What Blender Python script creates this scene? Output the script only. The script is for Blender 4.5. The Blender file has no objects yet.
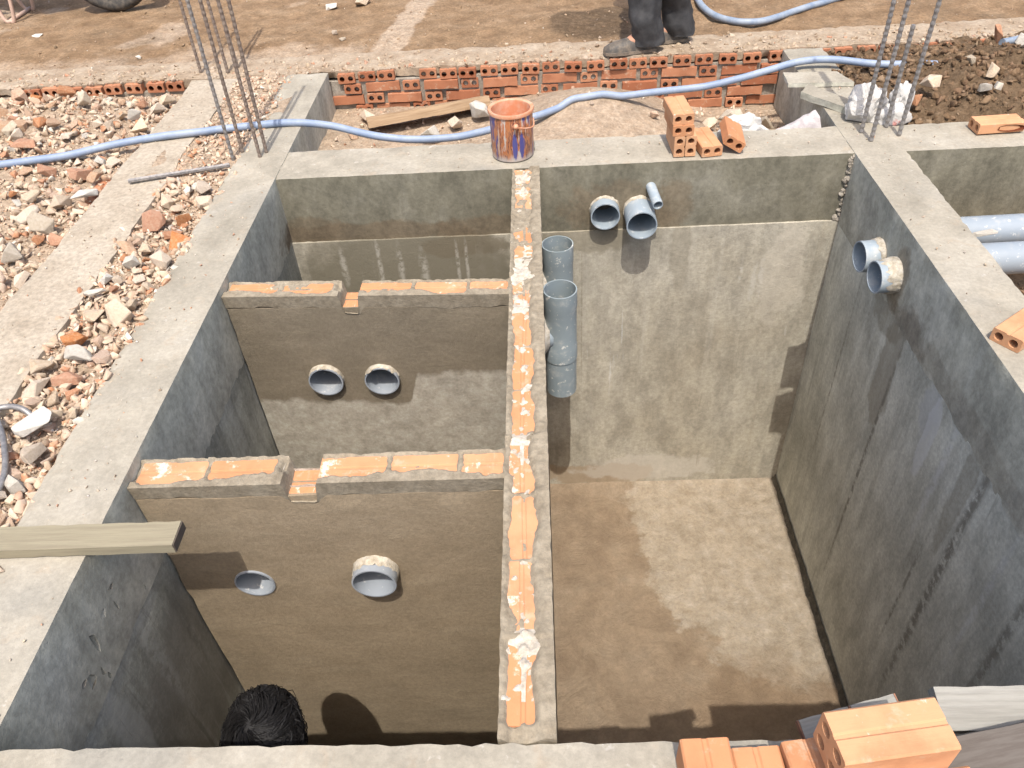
import bpy, bmesh, math, random
import numpy as np
from mathutils import Vector, Matrix, Quaternion, noise as mn
random.seed(7); rng = np.random.default_rng(7)
SC = bpy.context.scene
C = SC.collection
PI = math.pi
# ------------------------------------------------------------------ camera, sky, sun, exposure
cd = bpy.data.cameras.new('camera'); cam = bpy.data.objects.new('camera', cd); C.objects.link(cam); SC.camera = cam
cd.sensor_width = 36; cd.lens = 36*789.6/1024; cd.clip_start = .02; cd.clip_end = 500
_ri, _up, _fw = Vector((.99778, .01232, -.05513)), Vector((.0334, .6650, .7461)), Vector((-.0457, .7469, -.6633))
def cam_axes(p, r, y):
    cp, sp, cy, sy = math.cos(p), math.sin(p), math.cos(y), math.sin(y)
    f = Vector((sy*cp, cy*cp, -sp)); ri = Vector((cy, -sy, 0)); u = ri.cross(f); c, s = math.cos(r), math.sin(r)
    return c*ri+s*u, -s*ri+c*u, f
_r, _u, _f = cam_axes(.7252, -.0737, -.0611)
m = Matrix((_r, _u, -_f)).transposed().to_4x4(); m.translation = (1.0739, -2.9222, 1.4433); cam.matrix_world = m
SUN = Vector((-.015, .475, -1)).normalized()
W = bpy.data.worlds.new('World'); SC.world = W; W.use_nodes = True
wt = W.node_tree; bg = wt.nodes['Background']; sky = wt.nodes.new('ShaderNodeTexSky'); sky.sky_type = 'NISHITA'; sky.sun_disc = False
sky.sun_elevation = math.asin(-SUN.z); sky.sun_rotation = math.atan2(-SUN.x, -SUN.y); sky.dust_density = 4.0; sky.air_density = 1.0; sky.ozone_density = .4
wt.links.new(sky.outputs[0], bg.inputs[0]); bg.inputs[1].default_value = .15
sl = bpy.data.lights.new('sun', 'SUN'); so = bpy.data.objects.new('sun', sl); C.objects.link(so)
sl.energy = 2.75; sl.angle = math.radians(.5); sl.color = (1, .95, .87); so.rotation_euler = SUN.to_track_quat('-Z', 'Y').to_euler(); so.location = (0, -6, 12)
SC.view_settings.view_transform = 'Standard'; SC.view_settings.look = 'None'; SC.view_settings.exposure = .78; SC.view_settings.gamma = 1
SC.view_settings.use_curve_mapping = False

# ------------------------------------------------------------------ small helpers
def nz(x, y, z=0., f=1., o=3):
    v = Vector((x*f, y*f, z*f)); a = 1.; s = 0.; t = 0.
    for _ in range(o):
        s += a*mn.noise(v); t += a; a *= .5; v = v*2.03+Vector((7.1, 3.3, 1.7))
    return s/t
def sm(a, b, x):
    t = min(1., max(0., (x-a)/(b-a))); return t*t*(3-2*t)
def mesh(name, vs, fs, mat=None, parent=None, smooth=False, sharp=None):
    me = bpy.data.meshes.new(name); me.from_pydata([tuple(v) for v in vs], [], fs); me.update()
    return link(name, me, mat, parent, smooth, sharp)
def link(name, me, mat=None, parent=None, smooth=False, sharp=None):
    if mat is not None and not me.materials: me.materials.append(mat)
    if smooth:
        me.polygons.foreach_set('use_smooth', [True]*len(me.polygons))
        if sharp: me.set_sharp_from_angle(angle=math.radians(sharp))
    o = bpy.data.objects.new(name, me); C.objects.link(o)
    if parent is not None: o.parent = parent
    return o
def frombm(name, bm, mat=None, parent=None, smooth=False, sharp=None):
    bmesh.ops.recalc_face_normals(bm, faces=bm.faces[:])
    me = bpy.data.meshes.new(name); bm.to_mesh(me); bm.free(); return link(name, me, mat, parent, smooth, sharp)
def tag(o, label=None, cat=None, group=None, kind=None):
    if label: o['label'] = label
    if cat: o['category'] = cat
    if group: o['group'] = group
    if kind: o['kind'] = kind
    return o
def empty(name, label, cat, loc=(0, 0, 0), group=None):
    o = bpy.data.objects.new(name, None); o.empty_display_size = .05; C.objects.link(o); o.location = loc
    return tag(o, label, cat, group)
def copy_tree(o, parent=None):
    c = o.copy(); C.objects.link(c)
    if parent is not None: c.parent = parent
    for ch in list(o.children): copy_tree(ch, c)
    return c
class G:                                        # plain vertex/face collector
    def __init__(s): s.v = []; s.f = []
    def add(s, vs, fs):
        n = len(s.v); s.v += [tuple(v) for v in vs]; s.f += [tuple(i+n for i in f) for f in fs]
    def box(s, x0, x1, y0, y1, z0, z1, M=None):
        vs = [Vector((x, y, z)) for x in (x0, x1) for y in (y0, y1) for z in (z0, z1)]
        if M: vs = [M @ v for v in vs]
        s.add(vs, [(0, 1, 3, 2), (4, 6, 7, 5), (0, 4, 5, 1), (2, 3, 7, 6), (0, 2, 6, 4), (1, 5, 7, 3)])
    def tube(s, pts, rad, n=10, caps=True):
        pts = [Vector(p) for p in pts]; rad = rad if hasattr(rad, '__len__') else [rad]*len(pts)
        t0 = (pts[1]-pts[0]).normalized(); u = t0.orthogonal().normalized(); b = len(s.v); N = len(pts)
        for i, p in enumerate(pts):
            t = (pts[min(i+1, N-1)]-pts[max(i-1, 0)]).normalized(); u = (u-t*u.dot(t)).normalized(); w = t.cross(u)
            for k in range(n):
                a = 2*PI*k/n; s.v.append(tuple(p+(u*math.cos(a)+w*math.sin(a))*rad[i]))
        for i in range(N-1):
            for k in range(n):
                a = b+i*n+k; c = b+i*n+(k+1) % n; s.f.append((a, c, c+n, a+n))
        if caps: s.f.append(tuple(b+k for k in range(n))[::-1]); s.f.append(tuple(b+(N-1)*n+k for k in range(n)))
    def pipe(s, p0, p1, ro, ri, n=28):            # open hollow pipe
        p0, p1 = Vector(p0), Vector(p1); t = (p1-p0).normalized(); u = t.orthogonal().normalized(); w = t.cross(u); vs = []
        for p, r in ((p0, ro), (p1, ro), (p1, ri), (p0, ri)):
            vs += [p+(u*math.cos(2*PI*k/n)+w*math.sin(2*PI*k/n))*r for k in range(n)]
        s.add(vs, [(r*n+k, r*n+(k+1) % n, ((r+1) % 4)*n+(k+1) % n, ((r+1) % 4)*n+k) for r in range(4) for k in range(n)])
    def lathe(s, prof, n=32, M=None):
        vs = [Vector((r*math.cos(2*PI*k/n), r*math.sin(2*PI*k/n), z)) for r, z in prof for k in range(n)]
        if M: vs = [M @ v for v in vs]
        s.add(vs, [(i*n+k, i*n+(k+1) % n, (i+1)*n+(k+1) % n, (i+1)*n+k) for i in range(len(prof)-1) for k in range(n)])
    def build(s, name, mat, parent=None, smooth=False, sharp=None):
        o = mesh(name, s.v, s.f, mat, parent, smooth, sharp)
        bm = bmesh.new(); bm.from_mesh(o.data); bmesh.ops.recalc_face_normals(bm, faces=bm.faces[:]); bm.to_mesh(o.data); bm.free()
        return o
def spline(pts, n=8):
    P = [Vector(p) for p in pts]; P = [P[0]*2-P[1]]+P+[P[-1]*2-P[-2]]; out = []
    for i in range(1, len(P)-2):
        a, b, c, d = P[i-1:i+3]
        for k in range(n):
            t = k/n; out.append(.5*((2*b)+(c-a)*t+(2*a-5*b+4*c-d)*t*t+(3*b-a-3*c+d)*t**3))
    out.append(P[-2]); return out
def rough_box(x0, x1, y0, y1, z0, z1, step=.03, amp=.003, chip=.012, cf=22, edges=None):
    """box whose faces are fine grids, pushed by noise, with chipped edges"""
    def ax(a, b):
        n = max(1, round((b-a)/step)); return [a+(b-a)*i/n for i in range(n+1)]
    X, Y, Z = ax(x0, x1), ax(y0, y1), ax(z0, z1); idx = {}; vs = []; fs = []
    cx, cy, cz = (x0+x1)/2, (y0+y1)/2, (z0+z1)/2
    def vert(i, j, k):
        q = idx.get((i, j, k))
        if q is None:
            p = Vector((X[i], Y[j], Z[k])); on = [(i in (0, len(X)-1)), (j in (0, len(Y)-1)), (k in (0, len(Z)-1))]
            d = Vector((nz(*p, 9), nz(p.x+5, p.y, p.z, 9), nz(p.x, p.y+5, p.z, 9)))*amp
            if sum(on) >= 2 and chip:
                c = max(0., nz(p.x, p.y, p.z+3, cf, 2)*1.6+.1)*chip
                c += max(0, nz(p.x+9, p.y, p.z, 5, 1)-.25)*chip*1.5
                if on[0]: d.x += c*(1 if X[i] < cx else -1)
                if on[1]: d.y += c*(1 if Y[j] < cy else -1)
                if on[2]: d.z += c*(1 if Z[k] < cz else -1)
            q = idx[(i, j, k)] = len(vs); vs.append(p+d)
        return q
    nx, ny, nk = len(X)-1, len(Y)-1, len(Z)-1
    for i in range(nx):
        for j in range(ny):
            fs.append((vert(i, j, nk), vert(i+1, j, nk), vert(i+1, j+1, nk), vert(i, j+1, nk)))
            fs.append((vert(i, j, 0), vert(i, j+1, 0), vert(i+1, j+1, 0), vert(i+1, j, 0)))
        for k in range(nk):
            fs.append((vert(i, 0, k), vert(i+1, 0, k), vert(i+1, 0, k+1), vert(i, 0, k+1)))
            fs.append((vert(i, ny, k), vert(i, ny, k+1), vert(i+1, ny, k+1), vert(i+1, ny, k)))
    for j in range(ny):
        for k in range(nk):
            fs.append((vert(0, j, k), vert(0, j, k+1), vert(0, j+1, k+1), vert(0, j+1, k)))
            fs.append((vert(nx, j, k), vert(nx, j+1, k), vert(nx, j+1, k+1), vert(nx, j, k+1)))
    return vs, fs

# ------------------------------------------------------------------ material toolkit
class M:
    def __init__(s, name, rough=.9, spec=.3):
        s.m = bpy.data.materials.new(name); s.m.use_nodes = True; s.t = s.m.node_tree; s.n = s.t.nodes; s.l = s.t.links
        s.b = s.n['Principled BSDF']; s.b.inputs['Roughness'].default_value = rough; s.b.inputs['Specular IOR Level'].default_value = spec
        s.pos = s.n.new('ShaderNodeNewGeometry').outputs['Position']; s.nrm = s.n['Geometry'].outputs['Normal']; s.hs = None
    def obj(s): s.pos = s.n.new('ShaderNodeTexCoord').outputs['Object']; return s
    def sock(s, n, k, v):
        if hasattr(v, 'default_value') and hasattr(v, 'links'): s.l.new(v, n.inputs[k])
        elif isinstance(v, tuple) and len(v) == 3 and n.inputs[k].type == 'RGBA': n.inputs[k].default_value = (*v, 1)
        else: n.inputs[k].default_value = v
    def math(s, op, a, b=0., clamp=False):
        n = s.n.new('ShaderNodeMath'); n.operation = op; n.use_clamp = clamp; s.sock(n, 0, a); s.sock(n, 1, b); return n.outputs[0]
    def scale(s, sc, off=(0, 0, 0)):
        n = s.n.new('ShaderNodeMapping'); s.l.new(s.pos, n.inputs[0]); n.inputs['Scale'].default_value = sc; n.inputs['Location'].default_value = off; return n.outputs[0]
    def noise(s, scale=5., detail=6., rough=.6, vec=None, dist=0.):
        n = s.n.new('ShaderNodeTexNoise'); s.l.new(vec or s.pos, n.inputs['Vector']); n.inputs['Scale'].default_value = scale
        n.inputs['Detail'].default_value = detail; n.inputs['Roughness'].default_value = rough; n.inputs['Distortion'].default_value = dist; return n.outputs[0]
    def vor(s, scale, feat='F1', vec=None):
        n = s.n.new('ShaderNodeTexVoronoi'); n.feature = feat; s.l.new(vec or s.pos, n.inputs['Vector']); n.inputs['Scale'].default_value = scale; return n.outputs[0]
    def step(s, x, a, b, lo=0., hi=1.):
        n = s.n.new('ShaderNodeMapRange'); n.interpolation_type = 'SMOOTHSTEP'; s.sock(n, 0, x); s.sock(n, 1, a); s.sock(n, 2, b); s.sock(n, 3, lo); s.sock(n, 4, hi); return n.outputs[0]
    def mix(s, f, a, b, mode='MIX'):
        n = s.n.new('ShaderNodeMix'); n.data_type = 'RGBA'; n.blend_type = mode; s.sock(n, 0, f); s.sock(n, 6, a); s.sock(n, 7, b); return n.outputs[2]
    def ramp(s, x, *st):
        n = s.n.new('ShaderNodeValToRGB'); s.l.new(x, n.inputs[0]); e = n.color_ramp.elements
        while len(e) < len(st): e.new(.5)
        for k, (p, c) in enumerate(st): e[k].position = p; e[k].color = (*c, 1)
        return n.outputs[0]
    def xyz(s, k): 
        n = s.n.new('ShaderNodeSeparateXYZ'); s.l.new(s.pos, n.inputs[0]); return n.outputs[k]
    def up(s):
        n = s.n.new('ShaderNodeSeparateXYZ'); s.l.new(s.nrm, n.inputs[0]); return n.outputs[2]
    def blob(s, c, r, soft=.35, wob=.5, nsc=9.):     # stain of its own outline, 1 inside
        n = s.n.new('ShaderNodeMapping'); n.vector_type = 'TEXTURE'; s.l.new(s.pos, n.inputs[0]); n.inputs['Location'].default_value = c; n.inputs['Scale'].default_value = r
        d = s.n.new('ShaderNodeVectorMath'); d.operation = 'LENGTH'; s.l.new(n.outputs[0], d.inputs[0])
        w = s.math('MULTIPLY', s.math('SUBTRACT', s.noise(nsc, 5, .65), .5), wob*2)
        return s.step(s.math('ADD', d.outputs['Value'], w), 1-soft/2, 1+soft/2, 1., 0.)
    def mott(s, c, sc, lo, hi, vec=None, det=7, rg=.7):
        g_ = s.step(s.noise(sc, det, rg, vec), .32, .68, lo, hi); cb = s.n.new('ShaderNodeCombineColor'); [s.l.new(g_, cb.inputs[i]) for i in range(3)]
        return s.mix(1., c, cb.outputs[0], 'MULTIPLY')
    def rand(s): return s.n.new('ShaderNodeObjectInfo').outputs['Random']
    def attr(s, name):
        n = s.n.new('ShaderNodeAttribute'); n.attribute_name = name; return n.outputs
    def bump(s, h, dist=.004, st=.6):
        n = s.n.new('ShaderNodeBump'); n.inputs['Distance'].default_value = dist; n.inputs['Strength'].default_value = st; s.l.new(h, n.inputs['Height'])
        if s.hs: s.l.new(s.hs, n.inputs['Normal'])
        s.hs = n.outputs[0]; s.l.new(s.hs, s.b.inputs['Normal'])
    def col(s, c): s.sock(s.b, 'Base Color', c); return s
    def rough(s, r): s.sock(s.b, 'Roughness', r); return s

def hexc(r, g, b): return tuple(((c/255)/12.92 if c <= 10 else ((c/255+.055)/1.055)**2.4) for c in (r, g, b))

def mat_beam(name, sa, sb, sc_):
    k = M(name, .92, .25)
    big = k.noise(3.2, 7, .62); fine = k.noise(55, 5, .7); mid = k.noise(14, 6, .65, dist=.6)
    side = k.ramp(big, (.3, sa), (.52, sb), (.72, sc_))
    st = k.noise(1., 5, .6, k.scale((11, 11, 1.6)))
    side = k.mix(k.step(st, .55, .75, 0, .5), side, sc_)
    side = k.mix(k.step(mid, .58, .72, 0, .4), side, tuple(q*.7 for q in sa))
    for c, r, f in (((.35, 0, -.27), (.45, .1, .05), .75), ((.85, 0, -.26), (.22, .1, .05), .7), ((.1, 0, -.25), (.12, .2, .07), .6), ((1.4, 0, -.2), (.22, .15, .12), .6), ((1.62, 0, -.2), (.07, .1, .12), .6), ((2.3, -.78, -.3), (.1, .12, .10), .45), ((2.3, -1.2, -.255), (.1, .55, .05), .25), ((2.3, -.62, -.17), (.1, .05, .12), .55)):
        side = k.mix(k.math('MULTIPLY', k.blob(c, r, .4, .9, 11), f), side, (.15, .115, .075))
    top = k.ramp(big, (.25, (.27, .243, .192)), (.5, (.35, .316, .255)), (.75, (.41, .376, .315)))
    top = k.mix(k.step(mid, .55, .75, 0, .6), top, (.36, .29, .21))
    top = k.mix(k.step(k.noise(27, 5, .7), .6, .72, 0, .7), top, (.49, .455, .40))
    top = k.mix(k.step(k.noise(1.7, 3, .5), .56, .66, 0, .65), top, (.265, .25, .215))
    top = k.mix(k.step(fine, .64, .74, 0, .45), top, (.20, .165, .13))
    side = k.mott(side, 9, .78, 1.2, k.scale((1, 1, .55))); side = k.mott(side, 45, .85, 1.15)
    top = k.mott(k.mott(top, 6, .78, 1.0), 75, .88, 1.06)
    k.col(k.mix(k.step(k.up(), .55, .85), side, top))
    k.bump(k.noise(90, 4, .7), .003, .5); k.bump(k.noise(30, 6, .7), .0022, .35)
    pits = k.step(k.vor(38), .0, .16); k.bump(pits, .002, .35)
    return k.m
def mat_tank(name, base, dark, pale, blobs=(), streak=.5, extra=()):
    k = M(name, .85, .3)
    big = k.noise(2.6, 7, .6); c = k.ramp(big, (.3, dark), (.5, base), (.72, pale))
    st = k.noise(1., 6, .6, k.scale((13, 13, .6)))
    c = k.mix(k.step(st, .56, .70, 0, streak), c, pale); c = k.mix(k.step(st, .44, .34, 0, streak), c, dark)
    st2 = k.noise(1., 5, .6, k.scale((42, 42, 2.6), (3, 1, 0)))
    msk = k.math('MULTIPLY', k.step(st2, .64, .72), k.step(k.noise(2.2, 3, .5, k.scale((1, 1, 1), (9, 2, 4))), .53, .66))
    c = k.mix(k.math('MULTIPLY', msk, .65*min(1, streak*2)), c, (.52, .52, .50))
    c = k.mix(k.step(k.noise(120, 3, .7), .60, .75, 0, .45), c, pale)
    c = k.mix(k.step(k.vor(23), .07, .0, 0, .5), c, (.10, .09, .08))
    st3 = k.noise(1., 4, .6, k.scale((22, 22, 1.5), (1, 7, 3)))
    c = k.mott(c, 10, .80, 1.18, k.scale((1, 1, .4))); c = k.mott(c, 60, .86, 1.14)
    blobs = list(blobs)+list(extra)
    for cc, r, colr, f, wob in blobs: c = k.mix(k.math('MULTIPLY', k.blob(cc, r, .3, wob, 7) if min(r) > .03 else k.math('MULTIPLY', k.blob(cc, r, 1.3, max(.5, wob), 26), k.step(k.noise(34, 4, .7), .36, .56)), f), c, colr)
    c = k.mix(k.step(st3, .60, .70, 0, streak*.55), c, pale); c = k.mix(k.step(st3, .36, .30, 0, streak*.8), c, tuple(q*.72 for q in dark))
    k.col(c); k.bump(k.noise(160, 4, .7), .0022, .6); k.bump(k.noise(24, 6, .65, dist=.8), .005, .45); k.bump(st, .004, .3)
    return k.m
def mat_plaster(name='fresh_plaster', zs=None, fr=((.240, .186, .122), (.262, .206, .138), (.29, .232, .158))):
    k = M(name, .8, .35)
    wavy = k.noise(1., 5, .6, k.scale((5, 5, 16)), dist=1.2)
    c = k.ramp(wavy, (.3, fr[0]), (.55, fr[1]), (.75, fr[2]))
    c = k.mix(k.step(k.noise(200, 3, .8), .58, .75, 0, .4), c, tuple(q*1.35 for q in fr[2]))
    c = k.mix(k.step(k.noise(3.4, 4, .6), .5, .68, 0, .4), c, tuple(q*.85 for q in fr[0]))
    if zs is not None:          # older, paler coat below and to the right
        x = k.xyz(0); z = k.xyz(2); w = k.math('MULTIPLY', k.math('SUBTRACT', k.noise(8, 5, .6), .5), .10)
        lim = k.math('ADD', k.step(x, .56, .62, -.50, -.36), w); lim = k.math('ADD', lim, 0.)
        f = k.step(k.math('SUBTRACT', z, lim), .012, -.012)
        old = k.ramp(k.noise(24, 6, .7), (.3, (.27, .24, .19)), (.5, (.355, .32, .26)), (.7, (.44, .41, .345)))
        c = k.mix(f, c, old)
    c = k.mott(k.mott(c, 90, .88, 1.12), 5, .92, 1.06); k.col(c); k.bump(k.noise(240, 3, .8), .003, .8); k.bump(wavy, .0025, .3)
    return k.m
def mat_mortar(name, a, b, c_, sc=16, f=.5):
    k = M(name, .95, .2); c = k.ramp(k.noise(sc, 7, .7), (.3, a), (.5, b), (.72, c_))
    c = k.mix(k.step(k.noise(150, 3, .8), .58, .7, 0, f), c, c_); c = k.mott(c, 55, .78, 1.12)
    k.col(c); k.bump(k.noise(120, 5, .7), .004, .7); return k.m
def mat_brick(name, a, b, dust=.3, white=0., world=False):
    k = M(name, .88, .25); k.obj()
    r = k.rand(); c = k.mix(r, a, b)
    n = k.noise(18, 6, .65, k.scale((1, 1, 1)) if world else None)
    off = k.n.new('ShaderNodeVectorMath'); off.operation = 'ADD'; k.l.new(k.pos, off.inputs[0])
    cmb = k.n.new('ShaderNodeCombineXYZ')
    for i in range(3): k.l.new(k.math('MULTIPLY', r, 37.+i*11), cmb.inputs[i])
    k.l.new(cmb.outputs[0], off.inputs[1]); v = off.outputs[0]
    c = k.mix(k.step(k.noise(9, 5, .6, v), .42, .7, 0, .5), c, tuple(x*.68 for x in a))
    c = k.mix(k.step(k.noise(26, 6, .7, v), .55, .7, 0, dust), c, (.46, .35, .25))
    if white: c = k.mix(k.step(k.noise(15, 6, .7, v), .66-.16*white, .72-.1*white, 0, .9), c, (.60, .54, .46))
    k.col(c); k.bump(k.noise(1., 4, .6, k.scale((260, 20, 260))), .0012, .5); k.bump(k.noise(70, 4, .7, v), .002, .4)
    return k.m
def mat_pvc(name='grey_pvc', base=(.27, .32, .36), dirt=.4, dc=(.55, .52, .46)):
    k = M(name, .42, .5); k.obj(); r = k.rand()
    off = k.n.new('ShaderNodeVectorMath'); off.operation = 'ADD'; k.l.new(k.pos, off.inputs[0]); k.l.new(k.math('MULTIPLY', r, 9.), off.inputs[1])
    n = k.noise(16, 6, .7, off.outputs[0]); c = k.mix(k.step(n, .5, .7, 0, dirt), base, dc)
    c = k.mix(k.step(k.noise(45, 5, .7, off.outputs[0]), .6, .66, 0, dirt), c, (.70, .68, .63))
    k.col(c); k.rough(k.step(n, .45, .65, .38, .8)); k.bump(k.noise(60, 3, .6), .0015, .3); return k.m
def mat_stone(name, a, b, c_):
    k = M(name, .95, .2); k.obj(); r = k.rand()
    off = k.n.new('ShaderNodeVectorMath'); off.operation = 'ADD'; k.l.new(k.pos, off.inputs[0]); k.l.new(k.math('MULTIPLY', r, 31.), off.inputs[1])
    n = k.noise(13, 6, .7, off.outputs[0]); c = k.ramp(n, (.3, a), (.5, b), (.72, c_)); h = k.n.new('ShaderNodeHueSaturation')
    k.l.new(c, h.inputs['Color']); k.l.new(k.step(r, 0, 1, .86, 1.12), h.inputs['Value']); k.l.new(k.step(k.math('FRACT', k.math('MULTIPLY', r, 7.)), 0, 1, .85, 1.12), h.inputs['Saturation'])
    k.col(h.outputs[0]); k.bump(k.noise(60, 6, .75, off.outputs[0]), .006, .8); return k.m
def mat_plain(name, c, c2=None, rough=.8, spec=.3, sc=20, bump=.002, vec=None, metal=0):
    k = M(name, rough, spec); k.obj(); n = k.noise(sc, 6, .7, k.scale(vec) if vec else None)
    k.col(k.mix(k.step(n, .35, .68), c, c2 or tuple(x*.7 for x in c))); k.b.inputs['Metallic'].default_value = metal
    if bump: k.bump(n, bump, .6)
    return k.m

BEAM = mat_beam('shaded_beam_concrete', (.32, .31, .255), (.425, .41, .34), (.51, .50, .435))  # side tones paled to offset the shade on the left and right beams
BEAM_SUNLIT = mat_beam('sunlit_beam_concrete', (.125, .115, .085), (.168, .155, .115), (.225, .21, .165))  # darker copy of the concrete for the beam face in sun
WET = (.19, .165, .115); CEM = (.36, .36, .34)
_dl = random.Random(8); LDR = [((0, -2.2+.17*i+.05*_dl.random(), -.36-.16*_dl.random()-.1*(i % 2)), (.1, .012+.03*_dl.random(), .16+.22*_dl.random()), (.42, .425, .39) if i % 3 else (.13, .125, .105), .5, .5) for i in range(11)]
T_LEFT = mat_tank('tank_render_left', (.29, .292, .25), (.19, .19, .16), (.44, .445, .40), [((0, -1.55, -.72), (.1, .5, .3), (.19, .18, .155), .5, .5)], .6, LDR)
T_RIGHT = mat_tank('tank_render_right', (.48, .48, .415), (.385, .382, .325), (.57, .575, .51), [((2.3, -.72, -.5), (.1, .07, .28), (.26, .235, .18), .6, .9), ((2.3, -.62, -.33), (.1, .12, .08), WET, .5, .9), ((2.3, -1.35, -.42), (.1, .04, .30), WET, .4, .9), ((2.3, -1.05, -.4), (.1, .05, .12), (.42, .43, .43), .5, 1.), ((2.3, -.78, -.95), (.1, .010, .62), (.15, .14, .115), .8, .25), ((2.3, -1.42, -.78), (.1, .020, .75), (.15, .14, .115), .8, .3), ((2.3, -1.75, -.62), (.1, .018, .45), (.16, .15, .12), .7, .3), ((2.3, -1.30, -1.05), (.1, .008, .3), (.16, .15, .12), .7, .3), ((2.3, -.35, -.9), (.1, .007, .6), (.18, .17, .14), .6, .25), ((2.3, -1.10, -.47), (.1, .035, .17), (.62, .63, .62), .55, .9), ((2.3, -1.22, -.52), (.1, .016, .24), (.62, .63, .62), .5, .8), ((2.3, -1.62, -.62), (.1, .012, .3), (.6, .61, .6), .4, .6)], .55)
_dr = random.Random(3); DRIPS = [((x, 0, z-.02*_dr.random()), (.006+.012*_dr.random(), .1, .05+.07*_dr.random()), (.50, .475, .42) if _dr.random() < .8 else (.2, .18, .14), .5, .8) for x, z in ((.20, -.42), (.33, -.44), (.36, -.42), (.45, -.43), (.55, -.45), (.70, -.42), (.74, -.44), (.80, -.42), (.87, -.43), (1.93, -.52), (1.99, -.58), (2.02, -.55))]+[((1.237, 0, -.75), (.0035, .1, .38), (.22, .19, .14), .6, .2)]
T_BACK = mat_tank('tank_render_back', (.352, .322, .258), (.305, .272, .21), (.41, .38, .315), [((.5, 0, -.62), (.52, .2, .42), (.165, .148, .108), .95, .35), ((.75, 0, -.345), (.20, .1, .05), (.15, .125, .085), .7, .8), ((1.35, 0, -1.83), (.3, .1, .09), (.30, .22, .14), .7, 1.), ((1.6, 0, -1.78), (.35, .1, .1), (.52, .48, .42), .5, 1.), ((1.25, 0, -.34), (.18, .1, .07), WET, .6, .9), ((1.66, 0, -.35), (.04, .1, .3), WET, .35, .8), ((2.12, 0, -.55), (.1, .1, .24), (.53, .48, .40), .35, 1.1)], .5, DRIPS)
FLOOR = M('tank_floor_screed', .85, .3)
def _floor():
    k = FLOOR; n = k.noise(4, 7, .65, dist=.5)
    c = k.ramp(n, (.3, (.18, .130, .085)), (.52, (.225, .168, .113)), (.72, (.255, .20, .142)))
    pale = k.ramp(k.noise(18, 6, .7), (.3, (.235, .187, .132)), (.5, (.295, .245, .182)), (.7, (.345, .295, .235)))
    f = k.blob((2.3, -.30, -1.91), (.80, .88, 1), .10, .40, 5); c = k.mix(f, c, pale)
    c = k.mix(k.math('MULTIPLY', k.blob((1.98, -1.35, -1.91), (.35, .3, 1), .5, .7, 6), .45), c, (.18, .12, .07))
    c = k.mix(k.step(k.noise(60, 4, .8), .62, .74, 0, .4), c, (.14, .10, .065)); c = k.mott(k.mott(c, 13, .88, 1.08), 70, .90, 1.08); c = k.mix(k.math('MULTIPLY', k.step(k.vor(9, 'DISTANCE_TO_EDGE', None), .03, .0), k.step(k.noise(2.2, 4, .6), .62, .80)), c, (.15, .11, .07))
    k.col(c); k.bump(k.noise(7, 7, .75, dist=1.5), .035, .6); k.bump(k.noise(120, 3, .7), .003, .5)
_floor(); FLOOR = FLOOR.m
PLASTER = mat_plaster(); PLASTER_OLD = mat_plaster('plaster_over_older_coat', 1, ((.168, .138, .096), (.184, .152, .108), (.205, .17, .122)))
MORTAR = mat_mortar('mortar', (.20, .165, .118), (.255, .215, .158), (.32, .277, .21))
DUSTY = mat_mortar('dusty_screed', (.29, .24, .18), (.37, .315, .245), (.425, .372, .30), 5, .35)
CAP = mat_mortar('dirty_screed', (.225, .16, .105), (.32, .25, .18), (.40, .335, .26), 7, .4)
WHITEM = mat_mortar('white_mortar_splash', (.33, .285, .22), (.45, .405, .34), (.56, .525, .47), 40)
GREYM = mat_mortar('grey_wall_mortar', (.20, .175, .14), (.29, .255, .21), (.38, .345, .295), 22)
BR_NEW = mat_brick('new_brick', (.455, .205, .098), (.56, .32, .18), .55, .12)
BR_WALL = mat_brick('wall_brick', (.31, .115, .058), (.45, .215, .12), .7)
BR_TOP = mat_brick('mortared_brick', (.49, .22, .105), (.53, .275, .15), .55, .55)
HOLE_SHADE = mat_plain('brick_hole_shade', (.16, .05, .02), (.1, .03, .015), .95, .1)  # dark brick colour, painted in as the shade inside holes
PVC = mat_pvc(); PVC_DIRTY = mat_pvc('cement_splashed_pvc', (.40, .43, .45), .85, (.62, .58, .51))
PVC_S = mat_pvc('splashed_grey_pvc', (.235, .28, .30), .75, (.40, .41, .40)); PVC_IN = mat_pvc('cement_dusted_pvc', (.25, .275, .305), .4, (.45, .44, .42)); CRUST = mat_mortar('pipe_crust', (.27, .225, .16), (.42, .375, .30), (.55, .52, .46), 40)
PVC_LIGHT = mat_pvc('dusty_pvc', (.25, .285, .32), .5, (.42, .40, .36))
ST_CREAM = mat_stone('mortar_rubble', (.46, .355, .255), (.56, .45, .34), (.61, .52, .41))
ST_WHITE = mat_stone('white_rubble', (.47, .42, .35), (.57, .525, .455), (.63, .595, .53))
ST_GREY = mat_stone('grey_rubble', (.40, .33, .25), (.48, .41, .32), (.54, .475, .385))
ST_BRICK = mat_stone('brick_rubble', (.36, .155, .08), (.44, .215, .115), (.47, .31, .20))
ST_PINK = mat_stone('dusty_brick_rubble', (.43, .26, .17), (.50, .345, .24), (.54, .42, .31))
STEEL = mat_plain('rebar_steel', (.20, .19, .19), (.33, .31, .29), .5, .5, 60, .001, None, .55)
RUST = mat_plain('brown_rebar_steel', (.17, .13, .11), (.27, .22, .18), .65, .4, 50, .001, None, .4)
HOSE = mat_plain('blue_hose', (.19, .245, .35), (.28, .325, .40), .55, .45, 9, .001)
HOSE_G = mat_plain('grey_blue_hose', (.17, .22, .30), (.29, .33, .38), .5, .4, 14, .001)
WOOD_G = mat_plain('weathered_wood', (.29, .28, .25), (.225, .215, .19), .85, .25, 3, .003, (2, 40, 40))
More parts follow.
